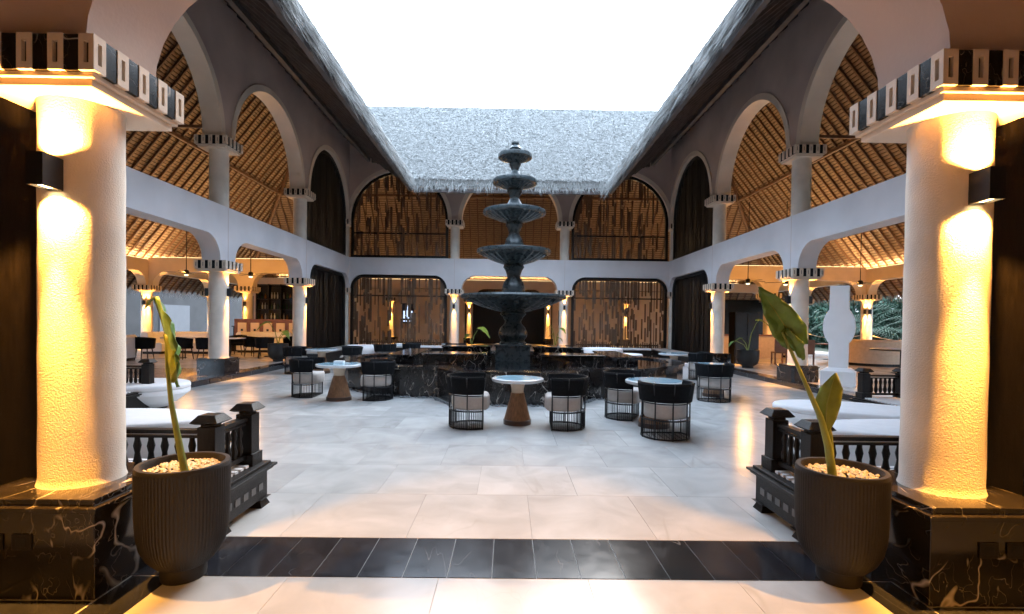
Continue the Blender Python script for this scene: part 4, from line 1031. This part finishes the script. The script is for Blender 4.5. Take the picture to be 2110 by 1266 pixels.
# ------------------------------------------------------------------ galleries: furniture
def make_tub():
    t = thing('dining_chair', 'x', 'chair', (0,0,0), 0, 'black dining chairs in the left gallery')
    b = MB(); n = 18; vs = []; fs = []
    for i in range(n+1):
        a = R(70)+R(220)*i/n; hgt = .80-.10*abs(i/n-.5)**1.5*2
        for (r,z) in ((.27,.40),(.30,.40),(.33,hgt),(.30,hgt)): vs.append((r*math.cos(a),r*math.sin(a),z))
    for i in range(n):
        for j in range(4): fs.append((i*4+j,(i+1)*4+j,(i+1)*4+(j+1)%4,i*4+(j+1)%4))
    fs += [(0,1,2,3),(n*4+3,n*4+2,n*4+1,n*4)]
    b.add(vs, fs); b.build('backrest', M['fabric_black'], t, smooth=True)
    b = MB(); b.lathe([(.27,.38),(.285,.42),(.27,.47),(0,.475)], 24); b.build('seat', M['fabric_black'], t, smooth=True)
    for a in (45,135,225,315):
        ca,sa = math.cos(R(a)),math.sin(R(a)); b = MB(); b.tube([(.29*ca,.29*sa,0),(.22*ca,.22*sa,.40)], [.013,.022], 6); b.build('leg', M['dark_wood'], t)
    return t
tub = make_tub(); ft_ = [True]
def put_tub(x, y, deg, lab):
    if ft_[0]: ft_[0] = False; tub.location = (x,y,STEP); tub.rotation_euler = (0,0,R(deg)); tub['label'] = lab
    else: dup(tub, (x,y,STEP), R(deg), lab)
for i,(x,y,d,lab) in enumerate(((-12.6,17.3,100,'black dining chair leftmost in the left gallery, seen from behind'),(-11.5,17.7,70,'black dining chair second from the left in the left gallery'),
    (-10.6,17.5,95,'black dining chair just left of the second left column'),(-9.9,19.3,80,'black dining chair right of the second left column'),(-9.1,18.6,120,'black dining chair seen from behind near the left step'),
    (-8.8,20.2,150,'black dining chair farthest right in the left gallery'),(-11.0,20.3,-80,'black dining chair facing the viewer in the left gallery'))): put_tub(x,y,d,lab)
def slab_table(lab, x, y, r, h=.75, m='table_top', foot='black_metal', rx=1):
    t = thing('dining_table', lab, 'table', (x,y,STEP), 0, 'dining tables in the galleries')
    b = MB(); b.lathe([(r*.97,h-.04),(r,h-.03),(r,h-.005),(r*.98,h)], 40, sx=rx); b.build('table_top', M[m], t, smooth=True)
    b = MB(); b.lathe([(.28,0),(.27,.02),(.05,.05),(.045,h-.06),(.2,h-.04)], 20); b.build('table_leg', M[foot], t, smooth=True)
slab_table('pale dining table at the left end of the left gallery', -12.1,18.3,.55)
slab_table('pale dining table behind the second left column', -10.4,18.6,.55)
slab_table('pale dining table nearest the left step', -9.3,19.6,.5)
slab_table('wide dark round table at the right edge of the right gallery', 12.4,15.6,.85,.76,'dark_wood')
slab_table('dark round table by the beige sofas in the right gallery', 14.0,21.5,.6,.7,'brown_wood')
def round_sofa(lab, x, y, r, a0, a1, h, fab, name='curved_sofa', z=STEP, depth=.75):
    t = thing(name, lab, 'sofa', (x,y,z), 0, 'curved sofas in the galleries')
    n = 24
    def ringsec(prof):
        b = MB(); vs = []; fs = []; k = len(prof)
        for i in range(n+1):
            a = R(a0+(a1-a0)*i/n)
            for (d,zz) in prof: vs.append(((r+d)*math.cos(a),(r+d)*math.sin(a),zz))
        for i in range(n):
            for j in range(k): fs.append((i*k+j,(i+1)*k+j,(i+1)*k+(j+1)%k,i*k+(j+1)%k))
        fs += [tuple(range(k)), tuple(range(n*k,n*k+k))[::-1]]
        b.add(vs, fs); return b
    ringsec([(-depth,.1),(0,.1),(0,.42),(-.04,.45),(-depth+.04,.45),(-depth,.42)]).build('sofa_seat', fab, t, smooth=True)
    ringsec([(-.26,.452),(0.004,.14),(.02,h-.08),(-.05,h),(-.18,h),(-.24,h-.06)]).build('sofa_back', fab, t, smooth=True)
    ringsec([(-depth+.06,0),(-.06,0),(-.06,.1),(-depth+.06,.1)]).build('sofa_plinth', M['dark_wood'], t)
round_sofa('white curved sofa at the left edge of the left gallery', -13.9,16.6,1.25,200,400,.86,M['white_fabric'])
round_sofa('white curved sofa along the far side of the left gallery, left of two', -13.4,20.2,1.3,10,190,.88,M['white_fabric'])
round_sofa('white curved sofa along the far side of the left gallery, right of two', -10.6,21.4,1.2,10,170,.88,M['white_fabric'])
round_sofa('beige round backed sofa in the right gallery right of the white board', 13.9,18.9,1.0,150,330,.98,M['beige_fabric'])
round_sofa('beige round backed sofa at the right end of the right gallery', 16.0,18.6,1.0,190,350,1.0,M['beige_fabric'])
round_sofa('beige curved sofa far back in the right gallery', 12.4,22.4,1.0,10,170,.95,M['beige_fabric'])
# booth with white panels and the bar shelf in the left gallery
t = thing('booth_bench', 'dark tall backed booth with white square panels at the end of the left gallery', 'bench', (-11.0,22.75,STEP))
b = MB(); b.box(-1.5,1.5,0,.10,0,1.45); b.build('booth_back', M['brown_wood'], t, bevel=.01)
b = MB(); b.box(-1.5,1.5,-.55,-.003,0,.42); b.build('booth_seat', M['dark_wood'], t, bevel=.02)
for k in range(5):
    b = MB(); b.box(-1.32+k*.58,-.92+k*.58,-.05,-.004,.62,1.28); pn = b.build('booth_panel', M['cream'], t, bevel=.015)
    b = MB(); b.box(-1.17+k*.58,-1.07+k*.58,-.058,-.052,.90,1.0); b.build('panel_motif', M['dark_wood'], pn)
t = thing('bar_shelf', 'dark bar shelf stacked with bottles, lit by an added strip, at the left gallery end', 'shelf', (-12.35,26.3,STEP))
b = MB(); b.box(-.95,.95,.30,.34,.0,3.3); b.build('shelf_back', M['dark_wood'], t)
for x in (-.97,-.33,.31,.93): b = MB(); b.box(x,x+.04,0,.299,0,3.3); b.build('shelf_side', M['dark_wood'], t)
for z in (.9,1.4,1.95,2.5,3.25): b = MB(); b.box(-.93,.93,0,.298,z,z+.035); b.build('shelf_board', M['dark_wood'], t)
bt_ = {}
for k,(m_,pr2) in enumerate((('bottle_g',[(.036,0),(.04,.01),(.04,.19),(.015,.25),(.014,.31),(.017,.32)]),('bottle_a',[(.05,0),(.05,.15),(.02,.2),(.018,.26)]),('bottle_c',[(.032,0),(.036,.02),(.04,.2),(.016,.24),(.016,.33)]))):
    b = MB(); b.lathe(pr2, 12); bt_[k] = b.mesh('bottle', M[m_], True)
for z,nm in ((1.435,'second'),(1.985,'third'),(2.535,'top')):
    for k in range(11):
        o = put(bt_[random.randrange(3)], 'bottle', None, (-12.35-.86+k*.165+random.uniform(-.02,.02), 26.3+.13, STEP+z)); tag(o, 'small bottle on the %s board of the bar shelf' % nm, 'bottle', 'bottles on the %s board of the bar shelf' % nm)
b = MB(); b.box(-.9,.9,.02,.05,1.37,1.398); b.build('added_shelf_glow', M['cove'], t)
point('bar_fill_light', (0,-.06,1.32), 16, .05, t)  # glowing strip and point light added to brighten the bar
t2 = thing('bar_counter', 'dark bar counter before the bottle shelf', 'counter', (-12.35,25.2,STEP))
b = MB(); b.box(-1.4,1.4,-.25,.25,0,1.05); b.build('counter_body', M['dark_wood'], t2, bevel=.01)
b = MB(); b.box(-1.45,1.45,-.32,.3,1.052,1.10); b.build('counter_top', M['black_marble'], t2, bevel=.008)
b = MB(); b.box(-14.6,-8.6,28.6,28.75,STEP,3.6); tag(b.build('bar_wall', M['cream']), 'yellow lit wall behind the bar shelf', 'wall')
# white cut-out board
t = thing('cutout_board', 'tall white cut-out board with oval middle on the right gallery edge', 'sign', (8.15,12.25,STEP), R(-38))
prof = [(-.23,.42),(-.23,.98)]
ov_ = [(.335*math.cos(a),1.46+.52*math.sin(a)) for a in [R(-128)-R(104)*i/14 for i in range(15)]]
outl = [(-.20,.40)]+ov_+[(-.20,2.46),(.20,2.46)]+[(-x,z) for x,z in reversed(ov_)]+[(.20,.40)]
b = MB(); n = len(outl); vs = [(x,-.13,z) for x,z in outl]+[(x,.13,z) for x,z in outl]
b.add(vs, [tuple(range(n)), tuple(range(n,2*n))[::-1]]+[(i,i+n,(i+1)%n+n,(i+1)%n) for i in range(n)]); b.build('board', M['white'], t, bevel=.006)
b = MB(); b.box(-.36,.36,-.26,.26,0,.36); b.frustum(.36,.26,.36,.25,.18,.44); b.build('board_foot', M['white'], t, bevel=.006)
# dark cabinet, stools and counter in the right gallery
t = thing('tall_cabinet', 'tall dark cabinet beyond the third right column', 'cabinet', (8.95,18.9,STEP), R(8))
b = MB(); b.box(-.5,.5,-.2,.2,0,1.95); b.build('cabinet_body', M['dark_wood'], t, bevel=.01)
for s in (-1,1): b = MB(); b.box(min(s*.01,s*.47),max(s*.01,s*.47),-.222,-.203,.06,1.9); b.build('cabinet_door', M['dark_wood'], t, bevel=.006)
def stool(lab, x, y, rz):
    t = thing('wooden_stool', lab, 'stool', (x,y,STEP), rz, 'red brown wooden chairs in the right gallery')
    b = MB(); b.box(-.22,.22,-.22,.22,.42,.47); b.build('seat', M['brown_wood'], t, bevel=.01)
    b = MB(); b.box(-.22,.22,.18,.22,.47,.95); b.build('backrest', M['brown_wood'], t, bevel=.01)
    for sx in (-1,1):
        for sy in (-1,1): b = MB(); b.box(sx*.19-.022,sx*.19+.022,sy*.19-.022,sy*.19+.022,0,.42); b.build('leg', M['brown_wood'], t)
stool('red brown wooden chair nearest the dark cabinet', 10.2,18.7,R(170)); stool('red brown wooden chair behind the second right column', 11.6,19.6,R(150)); stool('red brown wooden chair left of the white board', 10.9,18.2,R(200))
t = thing('service_counter', 'orange lit wooden counter at the back of the right gallery', 'counter', (10.6,22.3,STEP))
b = MB(); b.box(-1.6,1.6,-.3,.3,0,.98); b.build('counter_body', M['beige_fabric'], t, bevel=.01)
b = MB(); b.box(-1.66,1.66,-.36,.36,.982,1.04); b.build('counter_top', M['brown_wood'], t, bevel=.01)
# ceiling fans
def fan(lab, x, y, z, rot):
    t = thing('ceiling_fan', lab, 'fan', (x,y,z), rot, 'ceiling fans in the galleries')
    b = MB(); b.tube([(0,0,.1),(0,0,3.2)], .016, 8); b.build('fan_rod', M['black_metal'], t)
    b = MB(); b.lathe([(.02,-.08),(.09,-.06),(.11,0),(.08,.09),(.02,.12)], 16); b.build('fan_motor', M['black_metal'], t, smooth=True)
    for k in range(4):
        a = k*PI/2; ca,sa = math.cos(a),math.sin(a); b = MB()
        vs = [(r_*ca-w*sa, r_*sa+w*ca, zz) for zz in (.0,.012) for r_,w in ((.1,-.04),(.1,.04),(.75,.07),(.75,-.07))]
        b.add(vs, [(0,3,2,1),(4,5,6,7),(0,1,5,4),(1,2,6,5),(2,3,7,6),(3,0,4,7)]); b.build('fan_blade', M['dark_wood'], t)
    b = MB(); b.lathe([(.0,-.13),(.06,-.12),(.08,-.085)], 12); b.build('fan_light', M['fan_glow'], t, smooth=True)
    l = point('fan_lamp', (0,0,-.22), 46, .08, t)
fan('ceiling fan hanging at the left of the left gallery', -12.9,20,3.40,.3); fan('ceiling fan hanging right of the second left column', -10.6,20.5,3.40,1.0)
fan('ceiling fan hanging near the third right column', 9.6,20,3.35,.2); fan('ceiling fan hanging left of the second right column', 10.9,19.6,3.3,.9); fan('ceiling fan hanging above the beige sofas', 13.8,19.5,3.3,.5)
# rope swags between the outer right columns
for ya,yb,lab in ((18.24,YB,'pale rope swag between the second and third outer right columns'),(YB,28.4,'pale rope swag between the third and fourth outer right columns'),(13.16,18.24,'pale rope swag between the first and second outer right columns')):
    b = MB(); b.tube([(XO, ya+.25+(yb-ya-.5)*i/12, STEP+1.05-.22*math.sin(PI*i/12)) for i in range(13)], .02, 6); tag(b.build('rope', M['rope'], smooth=True), lab, 'rope', 'rope swags')

# ------------------------------------------------------------------ garden to the right, annex wall to the left
def frond(mb, base, az, ln, droop, rise):
    d = Vector((math.cos(az),math.sin(az),0)); sd = Vector((-d.y,d.x,0)); P = []
    for i in range(15):
        f = i/14; P.append(base+d*(ln*f)+Vector((0,0,rise*f-droop*f*f)))
    for i in range(1,14):
        for s in (-1,1):
            L_ = ln*.34*math.sin(PI*min(1,(i+2)/16))+.06; p = P[i]; tip = p+sd*(s*L_)+d*(L_*.55)+Vector((0,0,-L_*.35)); w = d*.025
            mb.add([p-w,p+w,tip], [(0,1,2)])
    mb.tube(P, [.018*(1-i/15)+.004 for i in range(15)], 4)
pm = MB()
for k in range(17): frond(pm, Vector((0,0,0)), k*2.4, random.uniform(1.7,2.5), random.uniform(1.2,2.2), random.uniform(.7,1.9))
palm_me = pm.mesh('crown', M['palm'])
tk = MB(); tk.tube([(0,0,0),(.05,.02,.5),(.02,.05,1.0)], [.14,.11,.10], 8); trunk_me = tk.mesh('trunk', M['trunk'], True)
bm2 = MB()
for k in range(2600):
    a = random.uniform(0,2*PI); u = random.uniform(-1,1); rr = random.uniform(.55,1.0)**.5*(1+.22*math.sin(3*a+2*u)); q = math.sqrt(1-u*u)
    p = Vector((rr*q*math.cos(a), rr*q*math.sin(a), rr*u)); d1 = Vector((random.gauss(0,1),random.gauss(0,1),random.gauss(0,1))).normalized()*.085; d2 = d1.cross(Vector((random.gauss(0,1),random.gauss(0,1),random.gauss(0,1)))).normalized()*.045
    bm2.add([p-d1,p+d2,p+d1,p-d2], [(0,1,2,3)])
bush_me = bm2.mesh('crown', M['bush'])
spots = [(19.6,14.5,1.5),(20.3,18.0,1.9),(19.8,21.2,1.3),(20.8,24.6,1.8),(20.0,27.6,1.4),(21.2,31.0,2.0),(22.4,16.2,2.4),(22.8,22.5,2.5),(23.0,29.0,2.6)]
for i,(x,y,h) in enumerate(spots):
    t = thing('palm_tree', 'feathery garden palm beyond the outer columns of the right gallery', 'tree', (x,y,-.05), i*1.3, 'garden palms beyond the right gallery')
    o = put(trunk_me, 'trunk', t); o.scale = (1,1,h); o = put(palm_me, 'crown', t, (.02,.05,h*.98))
for i in range(18):
    x = 24.5+random.uniform(-.8,1.5); y = 10+i*2.1; sc = random.uniform(1.7,2.5)
    t = thing('garden_bush', 'dense green bush behind the garden palms on the right', 'bush', (x,y,-.05), random.uniform(0,6), 'dense bushes behind the garden palms')
    o = put(bush_me, 'crown', t, (0,0,sc*.9)); o.scale = (sc,sc,sc*1.15); o = put(trunk_me, 'trunk', t); o.scale = (.6,.6,1.2)
t = thing('annex_building', 'plain annex with white wall and dark openings beyond the left gallery', 'building', (-24,0,0))
b = MB(); b.box(-.3,0,4,50,0,5.0); b.build('wall', mat('annex_grey', (.045,.043,.045), .8, .2, 1), t)
b = MB(); b.box(.004,.06,34.4,37.6,0,2.5); b.build('white_panel', mat('grey_panel', (.13,.13,.14), .7, .05, 2), t)
for k in range(4): b = MB(); b.box(.004,.05,9+k*5.2,11.2+k*5.2,0,2.7); b.build('door', M['dark_wood'], t)
b = MB(); b.box(-.5,.5,3.8,50.2,5.0,5.3); b.build('roof', M['taupe'], t)
